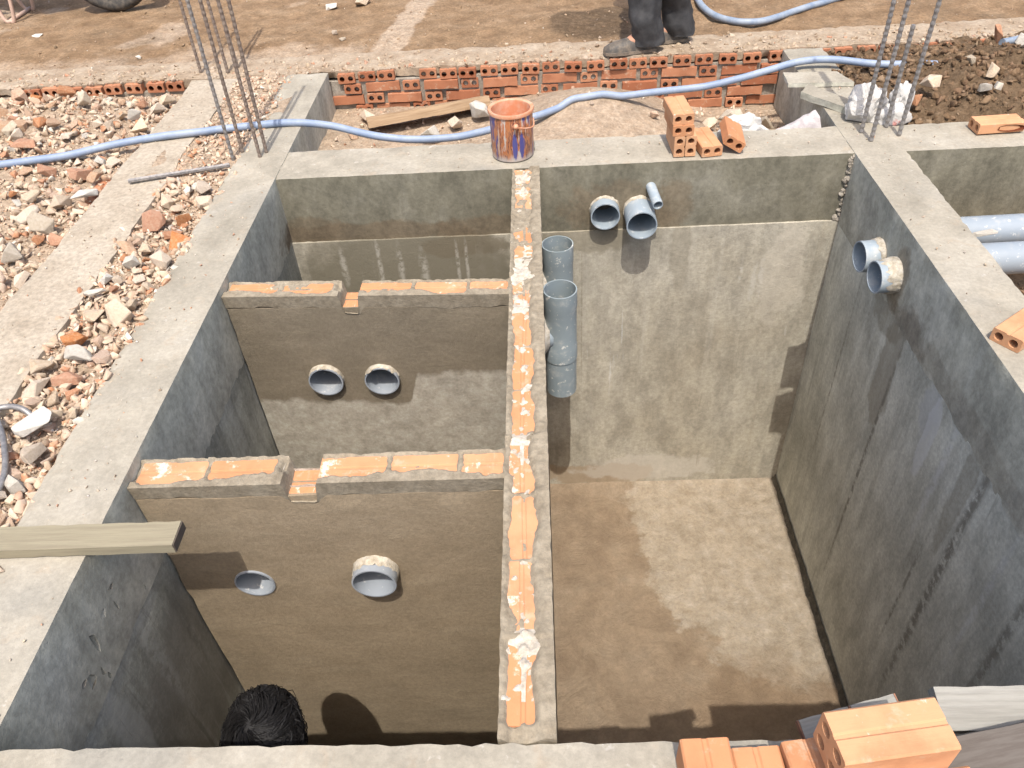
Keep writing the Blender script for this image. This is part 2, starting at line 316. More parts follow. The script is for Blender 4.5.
WOOD_P = mat_plain('cement_stained_plank', (.255, .225, .155), (.21, .18, .125), .85, .25, 3, .002, (2, 40, 40))
WOOD_R = mat_plain('rough_timber', (.38, .27, .17), (.25, .165, .095), .85, .25, 3, .003, (2, 40, 40))
WOOD_D = mat_plain('dark_plank', (.105, .09, .078), (.075, .06, .05), .7, .35, 4, .002, (2, 18, 18))
WOOD_END = mat_plain('brown_end_grain', (.30, .15, .09), (.18, .09, .06), .9, .2, 60, .002)

# ------------------------------------------------------------------ ground: one sheet, levels by zone
LW0, LW1 = -.70, -.46                            # low wall
def ground_z(x, y):
    n = nz(x, y, 0, 2.2, 4); f = nz(x, y, 4, 11, 3)
    if y > 1.27: return -.03+.035*n+.012*f + .02*sm(1.4, 1.8, y)
    if x < (LW0+LW1)/2:
        return -.038+.022*n+.018*f - .04*sm(.92, 1.12, y) + .02*sm(-.2, .4, y)*sm(-.9, -1.4, x) if y > -2.6 else -.1+.03*n
    if x < -.1: return -.02+.02*n+.012*f + .014*sm(-.12, .12, y)
    if y < -2.4: return -.15+.03*n
    if y < .12: return -.34+.02*n+.01*f         # right pit
    if x < 2.38:                                  # sand filled pit
        h = -.20+.02*n+.012*f
        h += .175*math.exp(-((x-1.30)**2/.13+(y-.80)**2/.10)) + .07*math.exp(-((x-1.0)**2/.2+(y-.42)**2/.03))+.05*sm(1.3, 1.6, x)*sm(.6, .3, y)
        h -= .09*sm(1.5, 2., x)*sm(.6, 1.0, y)
        return h
    h = -.05+.13*sm(2.45, 2.95, x)*math.exp(-(y-.62)**2/.12)*(1+.6*n)+.03*f+.13*abs(nz(x, y, 9, 7, 5))
    return min(h, -.03+.02*f) if y < .27 else h
def _axis(lo, hi, st, far):
    a = list(np.arange(lo, hi+1e-6, st)); d = st; x = hi; r = []
    while x < far: d *= 1.35; x += d; r.append(x)
    d = st; x = lo; l = []
    while x > -far: d *= 1.35; x -= d; l.append(x)
    return l[::-1]+a+r
GX, GY = _axis(-2.7, 4.2, .03, 90), _axis(-2.9, 4.3, .03, 90)
gv = [(x, y, ground_z(x, y)) for y in GY for x in GX]; nX = len(GX); gf = []
for j in range(len(GY)-1):
    for i in range(nX-1):
        cx, cy = (GX[i]+GX[i+1])/2, (GY[j]+GY[j+1])/2
        if -.1 < cx < 2.4 and -2.4 < cy < .12: continue
        gf.append((j*nX+i, j*nX+i+1, (j+1)*nX+i+1, (j+1)*nX+i))
ground = mesh('ground', gv, gf, None, None, True)
zc = np.zeros((len(gv), 4), np.float32); zc[:, 3] = 1
for i, (x, y, z) in enumerate(gv):
    dust = soil = 0.
    if y > 1.25:
        dust = sm(1.95, 1.45, y+.12*nz(x, y, 0, 3))*.55*sm(1.2, -.3, x+.4*nz(x, y, 2, 1.5)) + .8*sm(.12, .04, abs(x-.27-.14*(y-1.6)+.03*nz(x, y, 3, 8)))*sm(1.35, 1.6, y)*sm(2.8, 2.3, y)
        dust += .55*sm(.05, .35, nz(x, y, 6, 1.6))*sm(.3, -.8, x)
        soil = sm(0.0, .4, nz(x, y, 1, 1.1, 4))*.35+sm(2.2, 3.2, x)*.15+.9*sm(.34, .22, math.hypot((x-1.42)*1.0, (y-1.80)*1.1)+.06*nz(x, y, 4, 4))
    elif x < -.1: dust = 1.
    elif y < .12: dust = .25
    elif x > 2.38: soil = 1.
    else: dust = .8
    zc[i, 0] = min(1, dust); zc[i, 1] = min(1, soil)
ca = ground.data.color_attributes.new('zone', 'FLOAT_COLOR', 'POINT'); ca.data.foreach_set('color', zc.ravel())
def mat_ground():
    k = M('dirt', .97, .15); a = k.attr('zone')[0]; s = k.n.new('ShaderNodeSeparateColor'); k.l.new(a, s.inputs[0])
    n = k.noise(5, 8, .65); f = k.noise(38, 6, .75)
    c = k.ramp(n, (.28, (.19, .118, .066)), (.5, (.275, .182, .107)), (.72, (.355, .25, .158)))
    d = k.ramp(f, (.3, (.34, .245, .165)), (.5, (.42, .32, .23)), (.7, (.48, .385, .29)))
    so_ = k.ramp(f, (.3, (.095, .062, .036)), (.5, (.145, .097, .058)), (.7, (.20, .14, .088)))
    w = k.math('MULTIPLY', k.math('SUBTRACT', n, .5), .9)
    c = k.mix(k.step(k.math('ADD', s.outputs[0], w), .25, .65), c, d); c = k.mix(k.step(k.math('ADD', s.outputs[1], w), .2, .7), c, so_)
    c = k.mix(k.step(k.noise(130, 3, .8), .6, .72, 0, .35), c, (.36, .28, .20))
    c = k.mott(k.mott(c, 11, .80, 1.12, None, 8, .72), 70, .78, 1.16); k.col(c); k.bump(k.noise(12, 8, .7, dist=.8), .035, .6); k.bump(f, .014, .8); k.bump(k.noise(140, 4, .7), .005, .7); return k.m
ground.data.materials.append(mat_ground()); tag(ground, kind='structure')

# ------------------------------------------------------------------ the tank: four walls with tie beams, and the floor
def wall(label, beams, faces, mat, bm_=None):
    e = empty('tank_wall', label, 'wall')
    for b in beams: mesh('concrete_beam', *rough_box(*b, step=.025, amp=.0012, chip=.005, cf=34), bm_ or BEAM, e, True, 50)
    for b in faces: mesh('wall_face', *rough_box(*b, step=.06, amp=.002, chip=.004), mat, e, True, 50)
    return e
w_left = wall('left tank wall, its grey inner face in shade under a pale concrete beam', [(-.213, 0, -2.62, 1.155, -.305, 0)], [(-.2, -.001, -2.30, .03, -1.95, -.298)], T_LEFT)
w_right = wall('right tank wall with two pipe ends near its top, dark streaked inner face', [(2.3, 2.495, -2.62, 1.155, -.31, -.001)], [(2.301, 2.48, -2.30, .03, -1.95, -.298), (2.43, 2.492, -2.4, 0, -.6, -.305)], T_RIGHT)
w_back = wall('back tank wall in sun with three pipe ends under the beam carrying the paint bucket', [(-.012, 2.312, 0, .25, -.308, -.004), (2.485, 4.4, -.002, .236, -.36, -.005)], [(-.03, 2.33, -.009, .24, -1.95, -.298)], T_BACK, BEAM_SUNLIT)
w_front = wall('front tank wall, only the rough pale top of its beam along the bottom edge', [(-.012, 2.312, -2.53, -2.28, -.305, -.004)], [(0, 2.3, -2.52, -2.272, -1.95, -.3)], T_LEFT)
fl = []
nxf, nyf = 60, 60
fv = [(.0+2.3*i/nxf, -2.28+2.28*j/nyf, -1.91+.010*nz(i*.1, j*.1, 0, 1.5, 4)+.02*sm(.06, 0, min(2.3-2.3*i/nxf, 2.28*(1-j/nyf)))) for j in range(nyf+1) for i in range(nxf+1)]
ff = [(j*(nxf+1)+i, j*(nxf+1)+i+1, (j+1)*(nxf+1)+i+1, (j+1)*(nxf+1)+i) for j in range(nyf) for i in range(nxf)]
tag(mesh('tank_floor', fv, ff, FLOOR, None, True), kind='structure')
# honeycombed joint in the back right corner
g = G()
for i in range(70):
    z = -.012-.285*random.random(); p = Vector((2.300-abs(random.gauss(0, .008)), .002-abs(random.gauss(0, .004)), z)); r = .003+.010*random.random()**2
    g.lathe([(0, -r), (r*.8, -r*.5), (r, .1*r), (r*.7, r*.7), (0, r)], 7, Matrix.Translation(p) @ Matrix.Rotation(i*1.7, 4, 'X') @ Matrix.Diagonal((1, .7, 1.3, 1)))
g.build('corner_mortar', GREYM, w_back)

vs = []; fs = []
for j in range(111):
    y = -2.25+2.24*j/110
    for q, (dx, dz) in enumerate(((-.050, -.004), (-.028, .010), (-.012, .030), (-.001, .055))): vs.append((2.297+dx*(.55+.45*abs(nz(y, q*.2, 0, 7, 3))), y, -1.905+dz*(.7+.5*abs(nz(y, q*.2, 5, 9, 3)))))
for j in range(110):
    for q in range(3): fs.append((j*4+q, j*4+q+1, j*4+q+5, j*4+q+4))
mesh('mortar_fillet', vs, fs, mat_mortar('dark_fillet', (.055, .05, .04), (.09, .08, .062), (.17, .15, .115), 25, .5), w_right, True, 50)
# ------------------------------------------------------------------ bricks
def brick_mesh(name, L, Wd, H, mats, cols=2, rows=1, ribs=True, n=10, hr=None):
    """hollow clay brick along Y, base at z=0, real holes through it"""
    bm = bmesh.new(); hr = hr or min(Wd/cols, H/rows)*.315; x0, z0 = -Wd/2, 0
    outline = []
    def pt(x, z): outline.append((x, z))
    e = .0035
    pt(x0+e, 0); pt(-x0-e, 0); pt(-x0, e); pt(-x0, H-e); pt(-x0-e, H)
    if ribs:
        pt(.006, H); pt(.003, H-.0025); pt(-.003, H-.0025); pt(-.006, H)
    pt(x0+e, H); pt(x0, H-e); pt(x0, e)
    rings = []
    for y in (-L/2, L/2):
        o = [bm.verts.new((x, y, z)) for x, z in outline]; hs = []
        for r in range(rows):
            for c in range(cols):
                cx = x0+Wd*(c+.5)/cols; cz = H*(r+.5)/rows
                hs.append([bm.verts.new((cx+hr*math.cos(2*PI*k/n), y, cz+hr*math.sin(2*PI*k/n))) for k in range(n)])
        es = [bm.edges.new((l[k], l[(k+1) % len(l)])) for l in [o]+hs for k in range(len(l))]
        bmesh.ops.triangle_fill(bm, use_beauty=True, edges=es, normal=(0, -1 if y < 0 else 1, 0))
        rings.append((o, hs))
    (o0, h0), (o1, h1) = rings
    for k in range(len(o0)): bm.faces.new((o0[k], o0[(k+1) % len(o0)], o1[(k+1) % len(o0)], o1[k]))
    hf = []
    for a, b in zip(h0, h1):
        for k in range(n): hf.append(bm.faces.new((a[k], b[k], b[(k+1) % n], a[(k+1) % n])))
    # second material in the holes; where darker, it stands in for their shade
    for f in hf: f.material_index = 1
    bmesh.ops.recalc_face_normals(bm, faces=bm.faces[:])
    me = bpy.data.meshes.new(name); bm.to_mesh(me); bm.free()
    for mm in mats: me.materials.append(mm)
    return me
BL, BW, BH = .18, .083, .042
B2 = brick_mesh('two_hole_brick', BL, BW, BH, (BR_NEW, BR_NEW))
B4 = brick_mesh('four_hole_brick', BL, BW, BW, (BR_NEW, BR_NEW), 2, 2)
BWALL = brick_mesh('wall_brick', BL, .088, .046, (BR_WALL, HOLE_SHADE), n=8)
BSTR = None
def solid_brick(L, Wd, H, mat, name='brick_block'):
    g = G(); e = .004; n = 5; vs = []; r = random.Random(int(L*1e4)+int(H*1e4))
    v, f = rough_box(-L/2, L/2, -Wd/2, Wd/2, 0, H, step=.04, amp=.002, chip=.006, cf=60)
    me = bpy.data.meshes.new(name); me.from_pydata([tuple(q) for q in v], [], f); me.materials.append(mat)
    me.polygons.foreach_set('use_smooth', [True]*len(me.polygons)); me.set_sharp_from_angle(angle=math.radians(35)); return me
BSTR = solid_brick(.178, .088, .046, BR_WALL)
def place(name, me, loc, rot=(0, 0, 0), parent=None):
    o = bpy.data.objects.new(name, me); C.objects.link(o); o.location = loc; o.rotation_euler = rot
    if parent is not None: o.parent = parent
    return o

# heightfield of mortar lying over a course of bricks
def mortar_bed(name, x0, x1, y0, y1, step, fn, zlow, mat, parent, kind=None):
    nx, ny = max(2, round((x1-x0)/step)), max(2, round((y1-y0)/step)); vs = []; fs = []
    for j in range(ny+1):
        for i in range(nx+1):
            x, y = x0+(x1-x0)*i/nx, y0+(y1-y0)*j/ny
            ed = i in (0, nx) or j in (0, ny); vs.append((x+.003*nz(x, y, 1, 30), y+.003*nz(x, y, 2, 30), fn(x, y)))
    for j in range(ny):
        for i in range(nx): a = j*(nx+1)+i; fs.append((a, a+1, a+nx+2, a+nx+1))
    ring = [i for i in range(nx+1)]+[j*(nx+1)+nx for j in range(1, ny+1)]+[ny*(nx+1)+i for i in range(nx-1, -1, -1)]+[j*(nx+1) for j in range(ny-1, 0, -1)]
    b = len(vs)
    for q in ring: vs.append((vs[q][0], vs[q][1], zlow+.012*nz(vs[q][0], vs[q][1], 5, 14)))
    for k in range(len(ring)): k2 = (k+1) % len(ring); fs.append((ring[k2], ring[k], b+k, b+k2))
    o = mesh(name, vs, fs, mat, parent, True, 60)
    if kind: o['kind'] = kind
    return o
BTOP = brick_mesh('mortared_brick', .182, .082, .040, (BR_TOP, HOLE_SHADE), n=8)

# --- long dividing wall (runs towards the viewer)
dv = empty('dividing_wall', 'long brick dividing wall down the middle of the pit, white splashes on its top', 'wall')
dvf = mesh('wall_face', *rough_box(.962, 1.066, -2.276, -.006, -1.93, -.05, step=.05, amp=.004, chip=.008), PLASTER, dv, True, 50)
yb = -.10; joints = []
while yb > -2.27:
    place('brick', BTOP, (1.006+random.uniform(-.004, .004), yb, -.047), (0, 0, random.uniform(-.02, .02)), dv); joints.append(yb-.0935); yb -= .187
def f_div(x, y):
    t = min(abs(y-j) for j in joints)
    h = -.0125+.020*nz(x, y, 0, 11, 5)+.020*sm(1.020, 1.044, x+.022*nz(x, y, 3, 8))+.016*sm(.982, .966, x+.012*nz(x, y, 7, 10))+.007*sm(.009, .002, t+.010*nz(x, y, 8, 30))+.006*nz(x, y, 31, 55, 2)
    h += .016*max(0, nz(x, y, 11, 5, 2)-.18)
    h += .02*sm(-.30, -.05, y)*nz(x, y, 4, 25, 2)
    return min(h-.001, .006)
mortar_bed('mortar_bed', .960, 1.068, -2.276, -.004, .006, f_div, -.06, MORTAR, dv)
def f_wh(x, y): return -.0135+.040*max(0, nz(x, y, 21, 38, 4)-.10)+.013*nz(x, y, 23, 4.5, 2)+.006*(1-min(1, min(abs(y-j) for j in joints)/.03))+.002*sm(-1.1, -.7, y)-.01*sm(1.03, 1.06, x)
mortar_bed('white_mortar', .964, 1.060, -2.2, -.02, .005, f_wh, -.05, WHITEM, dv)
def f_sm(x, y): return -.0145+.036*max(0, nz(x, y, 41, 17, 5)-.04)+.014*nz(x, y, 43, 4, 2)+.0035*sm(-1.15, -.6, y)-.02*sm(-.9, -1.2, y)*(nz(x, y, 47, 6, 2) < .12)
mortar_bed('mortar_smear', .966, 1.058, -2.25, -.02, .005, f_sm, -.05, MORTAR, dv)

# --- cross partitions
def cut(o, holes):
    for (p0, p1, r) in holes:
        g = G(); g.tube([p0, p1], r, 28); c = g.build('cutter', None)
        md = o.modifiers.new('b', 'BOOLEAN'); md.operation = 'DIFFERENCE'; md.solver = 'EXACT'; md.object = c
        dg = bpy.context.evaluated_depsgraph_get(); me = bpy.data.meshes.new_from_object(o.evaluated_get(dg)); o.modifiers.remove(md); o.data = me
        bpy.data.objects.remove(c)
def partition(label, yf, thick, skew, notch, mat, holes, lowx):
    e = empty('partition_wall', label, 'wall')
    v, f = rough_box(.004, .964, yf, yf+thick, -1.93, -.075, step=.05, amp=.003, chip=.004)
    v = [Vector((p.x, p.y-skew*p.x/.96, p.z)) for p in v]; o = mesh('wall_face', v, f, mat, e, False)
    cut(o, holes)
    for p in o.data.polygons: p.use_smooth = False
    x = .012; js = []
    while x < .94:
        L = .174
        if x < notch[0] < x+L: L = notch[0]-x
        if notch[0] <= x < notch[1]: x = notch[1]+.004
        L = min(L, .955-x)
        if L < .03:
            x += L+.009 if x < notch[0] else 9; continue
        b = place('brick', BTOP, (x+L/2, yf+thick*.55-skew*(x+L/2)/.96, -.072), (0, 0, PI/2-skew), e); b.scale = (1, L/.182, 1); js.append(x+L+.004); x += L+.009
    b = place('brick', BTOP, ((notch[0]+notch[1])/2, yf+thick*.52-skew*notch[0], -.113), (0, 0, PI/2-skew), e); b.scale = (1.02, (notch[1]-notch[0])*1.0/.182, 1)
    def fh(x, y):
        yy = y+skew*x/.96-yf; t = min(abs(x-j) for j in js)
        h = -.039+.012*nz(x, y, 0, 13, 5)+.007*nz(x, y, 31, 50, 2)+.022*sm(.036, .012, yy+.045*nz(x, y, 3, 8, 4))+.012*sm(thick-.012, thick, yy)+.010*sm(.012, .003, t)+.02*max(0, nz(x, y, 9, 5, 2)-.1)
        inn = sm(notch[0]-.006, notch[0]+.006, x)*sm(notch[1]+.006, notch[1]-.006, x)
        return min(h, -.024)*(1-inn)+(-.082+.013*nz(x, y, 7, 20, 3)-.012*sm(0.03, 0, yy))*inn
    nx = 240; ny = 24; vs = []; fs = []
    for j in range(ny+1):
        for i in range(nx+1):
            x = .002+.96*i/nx; y = yf-.004+(thick+.006)*j/ny-skew*x/.96; vs.append((x, y, fh(x, y)))
    for j in range(ny):
        for i in range(nx): a = j*(nx+1)+i; fs.append((a, a+1, a+nx+2, a+nx+1))
    for side in (0, ny):
        b = len(vs)
        for i in range(nx+1): q = vs[side*(nx+1)+i]; vs.append((q[0], q[1]+.0052*(1 if side == 0 else -1), -.074-.034*nz(q[0], 0, 3, 6, 4)-.03*sm(notch[0]-.03, notch[0], q[0])*sm(notch[1]+.03, notch[1], q[0])))
        for i in range(nx):
            a = side*(nx+1)+i; q = (a, b+i, b+i+1, a+1); fs.append(q if side == 0 else q[::-1])
    mesh('mortar_bed', vs, fs, MORTAR, e, True, 60)
    def fw(x, y): return -.040+.026*max(0, nz(x, y, yf*9+21, 19, 4)-.10)-.5*(notch[0]-.01 < x < notch[1]+.01)
    mortar_bed('white_mortar', .02, .95, yf+.028-skew*.5, yf+thick-.01-skew*.5, .006, fw, -.065, WHITEM, e) if skew == 0 else None
    return e
FY, BY = -1.615, -.785
fh_ = [((.574, FY-.2, -.40), (.574, FY+.2, -.40), .061), ((.215, FY-.2, -.447), (.215, FY+.2, -.447), .057)]
bh_ = [((.282, BY-.2, -.386), (.282, BY+.1, -.386), .060), ((.486, BY-.2, -.383), (.486, BY+.1, -.383), .060)]
partition('nearer cross partition in fresh brown plaster, its top bricks level with the plank end', FY, .095, 0, (.40, .479), PLASTER, fh_, 0)
partition('farther cross partition whose lower right plaster is an older paler grey coat', BY, .085, .045, (.40, .457), PLASTER_OLD, bh_, 0)

# ------------------------------------------------------------------ PVC pipes
def pipe(label, p0, p1, ro, mat=PVC, group=None, collar=None, wall_=.0045, name='drain_pipe'):
    p0, p1 = Vector(p0), Vector(p1); e = empty(name, label, 'pipe', p0, group)
    g = G(); g.pipe((0, 0, 0), p1-p0, ro, ro-wall_, 32); g.build('pipe_body', mat, e, True, 40)
    if collar:                                     # rough mortar squeezed out round the pipe: (offset from p0, thickness, material)
        t = (p1-p0).normalized(); u = t.orthogonal().normalized(); w = t.cross(u); vs = []; fs = []; n = 72
        o_, th, cm = collar
        for r in range(4):
            for k in range(n):
                a = 2*PI*k/n; d = u*math.cos(a)+w*math.sin(a); q = p0+d*ro; wob = .3+1.9*abs(nz(q.x+r*.3, q.y, q.z, 42, 4))+.5*max(0, d.z)
                rr = ro+.0005+(th*wob if r in (0, 1) else (th*.5*wob if r == 2 else 0.)); of = o_[0]+(o_[1]-o_[0])*(0, .45, .85, 1.0)[r]*(.6+.7*wob*.6)
                vs.append(d*rr+t*of)
        for r in range(3):
            for k in range(n): fs.append((r*n+k, r*n+(k+1) % n, (r+1)*n+(k+1) % n, (r+1)*n+k))
        mesh('mortar_collar', vs, fs, cm, e, True, 60)
    return e
GP = 'pipe ends through the tank walls'
pipe('cement crusted pipe end sticking out of the nearer partition', (.574, FY+.34, -.40), (.574, FY-.047, -.40), .0625, PVC_IN, GP, ((.32, .368), .004, CRUST))
pipe('pipe end cut flush with the nearer partition beside the plank shadow', (.215, FY+.34, -.447), (.215, FY-.006, -.447), .058, PVC_IN, GP)
pipe('left pipe end on the farther partition', (.282, BY+.30, -.386), (.282, BY-.036, -.386), .0615, PVC_IN, GP, ((.29, .334), .003, CRUST))
pipe('right pipe end on the farther partition', (.486, BY+.30, -.383), (.486, BY-.045, -.383), .0615, PVC_IN, GP, ((.28, .343), .003, CRUST))
pipe('shorter of the two wide pipe ends on the back wall', (1.33, .1, -.206), (1.33, -.058, -.206), .0595, PVC, GP, ((.09, .112), .005, CRUST))
pipe('longer of the two wide pipe ends on the back wall', (1.471, .1, -.214), (1.471, -.127, -.214), .0615, PVC, GP, ((.09, .116), .005, CRUST))
pipe('thin pipe end tilted beside the wide ones on the back wall', (1.508, .05, -.100), (1.532, -.11, -.134), .0205, PVC, GP, None, .003)
pipe('farther pipe end on the right wall, clean grey', (2.42, -.425, -.195), (2.225, -.44, -.195), .0575, PVC, GP, ((.118, .145), .006, CRUST))
pipe('nearer pipe end on the right wall, caked in white mortar', (2.42, -.58, -.18), (2.225, -.595, -.18), .0575, PVC, GP, ((.10, .172), .008, CRUST))
def box_hole(o, p0, p1, r): cut(o, [(p0, p1, r)])
for o in list(w_back.children):
    if o.name.startswith('concrete_beam') and o.data.vertices[0].co.x < 1:
        cut(o, [((1.33, -.1, -.206), (1.33, .12, -.206), .058), ((1.471, -.1, -.214), (1.471, .12, -.214), .060)])
for o in list(w_right.children):
    if o.name.startswith('concrete_beam'): cut(o, [((2.2, -.441, -.195), (2.44, -.425, -.195), .056), ((2.2, -.596, -.18), (2.44, -.58, -.18), .056)])
for o in list(w_left.children):
    if o.name.startswith('concrete_beam'):
        for (y, z, a, b) in ((-1.90, -.155, .012, .012), (-1.955, -.19, .016, .035), (-2.03, -.225, .013, .030), (-1.99, -.245, .008, .018), (-1.98, -.275, .015, .014), (-1.85, -.20, .006, .020), (-1.83, -.14, .014, .006), (-1.74, -.285, .010, .012), (-2.05, -.20, .01, .01)):
            bmc = bmesh.new(); [bmc.verts.new((random.gauss(0, .62), random.gauss(0, .62), random.gauss(0, .62))) for _ in range(14)]; rr_ = bmesh.ops.convex_hull(bmc, input=bmc.verts[:]); bmesh.ops.delete(bmc, geom=[q for q in rr_['geom_interior'] if isinstance(q, bmesh.types.BMVert)], context='VERTS')
            for q in bmc.verts: q.co = Vector((.002+q.co.x*.018, y+q.co.y*a*(1+.6*nz(*q.co, 2)), z+q.co.z*b*(1+.6*nz(q.co.x+3, q.co.y, q.co.z, 2))))
            c_ = frombm('cutter', bmc); md = o.modifiers.new('b', 'BOOLEAN'); md.operation = 'DIFFERENCE'; md.solver = 'EXACT'; md.object = c_
            me = bpy.data.meshes.new_from_object(o.evaluated_get(bpy.context.evaluated_depsgraph_get())); o.modifiers.remove(md); o.data = me; bpy.data.objects.remove(c_)
def standpipe(y, label, zt, zb):
    e = empty('standpipe', label, 'pipe', (1.131, y, zb), 'standpipes on the dividing wall')
    g = G(); H = zt-zb; s = .3
    prof = [(.0655, H), (.0655, H-.075), (.061, H-.085), (.061, H-.33), (.0655, H-.34), (.0655, H-.405), (.060, H-.407), (.060, H-.34)]
    g.lathe([(.0605, H-.30), (.0605, H-.10), (.0605, H-.085), (.0605, H)]+[(.0655, H), (.0655, H-.075), (.0635, H-.085), (.0635, H-.255), (.0655, H-.265), (.0655, H-.328), (.059, H-.330)], 36)
    g.build('tee_body', PVC_S, e, True, 40)
    g = G(); g.pipe((0, 0, -.0), (0, 0, H-.31), .0625, .057, 32); g.build('pipe_body', PVC_S, e, True, 40)
    g = G(); g.tube([(-.03, 0, H-.21), (-.075, 0, H-.21)], .059, 28, False); g.build('branch', PVC, e, True, 40)
    g = G(); n = 24; pts = []
    for r, (ra, xo) in enumerate(((.082, -.064), (.07, -.052), (.06, -.044))):
        for k in range(n):
            a = 2*PI*k/n; q = ra*(1+.25*nz(k*.5, r+y*3, 2, 1)); pts.append((xo, q*math.cos(a), H-.21+q*math.sin(a)))
    g.add(pts, [(r*n+k, r*n+(k+1) % n, (r+1)*n+(k+1) % n, (r+1)*n+k) for r in range(2) for k in range(n)]); g.build('mortar_collar', WHITEM, e, True, 60)
    return e
standpipe(-.12, 'farther grey standpipe tee in the corner of the dividing wall and back wall', -.285, -.80)
standpipe(-.43, 'nearer grey standpipe tee fixed to the dividing wall, white pipe joint ring below', -.294, -.80)
pipe('farther grey pipe lying in the trench behind the right beam, stone resting on it', (2.44, -.315, -.19), (4.3, -.27, -.19), .0575, PVC_LIGHT, 'pipes lying in the right trench')
pipe('nearer grey pipe lying in the trench behind the right beam', (2.44, -.50, -.19), (4.3, -.46, -.19), .0575, PVC_LIGHT, 'pipes lying in the right trench')
# white plastic elbow beyond the dividing wall, inside the far left chamber
pipe('white pipe stub on the left side of the dividing wall above the farther partition', (.98, -.43, -.50), (.935, -.43, -.50), .05, mat_pvc('white_pvc', (.72, .74, .75), .2), GP)

# ------------------------------------------------------------------ far brick wall behind the sand
bw = empty('brick_wall', 'low hollow brick wall across the back below the standing person', 'wall')
v, f = rough_box(-2.9, 4.2, 1.172, 1.40, -.42, -.056, step=.025, amp=.007, chip=.004); mesh('mortar_core', v, f, GREYM, bw, True, 60)
v, f = rough_box(-2.9, 4.2, 1.16, 1.41, -.047, -.004, step=.03, amp=.006, chip=.012, cf=12); 
v = [Vector((p.x, p.y + (.03*max(0, nz(p.x, 0, 3, 2.5, 3)+.12) if p.y < 1.2 else 0)-(.02 if p.y < 1.2 else 0)+.035, p.z+.008*nz(p.x, p.y, 2, 6))) for p in v]
mesh('screed_cap', v, f, CAP, bw, True, 60)
x = -2.6; k = 0; first = []
def jit(s): return random.uniform(-s, s)
while x < 4.0:
    if not (random.random() < .06) and not (-.24 < x < -.03) and not (-.72 < x < -.5):
        place('brick', BWALL, (x+jit(.004), 1.247+jit(.008), -.058+jit(.003)-.004*nz(x, 1, 1, 2)), (jit(.01), jit(.03), jit(.05)), bw)
    x += random.choice((.104, .108, .113, .122))
for row in range(1, 6):
    z = -.058-.055*row; x = -.04+(0, .11, .02, .15, .06, .1)[row]; hd = row % 2 == 0
    while x < 3.3:
        hd = not hd
        if 2.24 < x < 2.50: x += .05; continue
        if hd:
            if random.random() < .95: place('brick', BWALL, (x+.044, 1.243+jit(.012), z+jit(.004)), (jit(.02), jit(.03), jit(.05)), bw)
            x += .108
        else:
            place('brick', BSTR, (x+.09, 1.197+jit(.010), z+jit(.004)), (jit(.03), jit(.02), jit(.03)), bw); x += .197

# ------------------------------------------------------------------ low wall on the left, topped with screed
lw = empty('low_wall', 'low dusty wall between two strips of rubble at the left', 'wall')
v, f = rough_box(LW0, LW1-.02, -2.7, 1.12, -.30, -.055, step=.04, amp=.006, chip=.006); mesh('mortar_core', v, f, GREYM, lw, True, 60)
v, f = rough_box(LW0-.005, LW1, -2.7, 1.15, -.05, -.002, step=.028, amp=.004, chip=.004, cf=30)
v = [Vector((p.x+(.03*nz(0, p.y, 1, 1.7, 3)+.008*nz(0, p.y, 8, 16, 2) if p.x > -.5 else (.02*nz(0, p.y, 2, 3, 3) if p.x < -.68 else 0)), p.y, p.z)) for p in v]
mesh('screed_cap', v, f, DUSTY, lw, True, 60)
for y in np.arange(-1.9, .2, .195): place('brick', BSTR, (LW1-.052+jit(.008), y, -.055-.046), (0, 0, PI/2+jit(.04)), lw)
place('brick', BWALL, (-.742, .035, -.075), (0, 0, .1), lw)
place('brick', BWALL, (-.722, -.10, -.085), (0, .1, .3), lw)

# ------------------------------------------------------------------ rebar
def rebar(label, base, h, lean=(0, 0), r=.0076, mat=STEEL, group=None, bend=0.):
    n = int(h/.011); pts = []; rr = []
    for i in range(n+1):
        t = i/n; pts.append(Vector((lean[0]*t*h+bend*t*t, lean[1]*t*h, t*h))); rr.append(r*(1.14 if i % 2 else .88))
    g = G(); g.tube(pts, rr, 7); o = g.build('rebar', mat, None, False); o.location = base
    return tag(o, label, 'rebar', group)
gl = 'starter bars at the near left column'; gf_ = 'starter bars at the far left column'; gr = 'starter bars at the right column'
rebar('leftmost rebar of the near left column, bare grey steel', (-.232, .205, -.05), 1.55, (.02, .0), group=gl)
rebar('second rebar from the left of the near left column, behind its neighbours', (-.205, .262, -.05), 1.55, (.01, .02), mat=RUST, group=gl)
rebar('third rebar from the left of the near left column', (-.114, .205, -.05), 1.55, (.015, .0), mat=RUST, group=gl)
rebar('rightmost rebar of the near left column', (-.097, .245, -.05), 1.55, (.02, .02), mat=RUST, group=gl)
rebar('leftmost rebar of the far left column, leaning left of the others', (-.70, 1.26, -.05), 1.4, (.01, .02), .0082, RUST, gf_)
rebar('middle rebar of the far left column', (-.548, 1.235, -.05), 1.4, (.0, .03), .0082, RUST, gf_)
rebar('right rebar of the far left column', (-.515, 1.31, -.05), 1.4, (-.01, .0), .0076, RUST, gf_)
rebar('leftmost rebar of the right column, in front of the white sack', (2.377, .17, -.05), 1.5, (.01, .02), .0083, group=gr)
rebar('second rebar of the right column, nearest to the pit', (2.39, .09, -.05), 1.5, (.01, .0), .0083, group=gr)
rebar('shortest rebar of the right column, its top end in view', (2.49, .21, -.05), .45, (.0, .0), .0083, group=gr)
rebar('rightmost rebar of the right column', (2.515, .135, -.05), 1.5, (.02, .0), .0083, group=gr)
n = 40; g = G(); g.tube([Vector((-.607, .012, .012)).lerp(Vector((-.216, .118, .012)), i/n) for i in range(n+1)], [.0095*(1.12 if i % 2 else .92) for i in range(n+1)], 7)
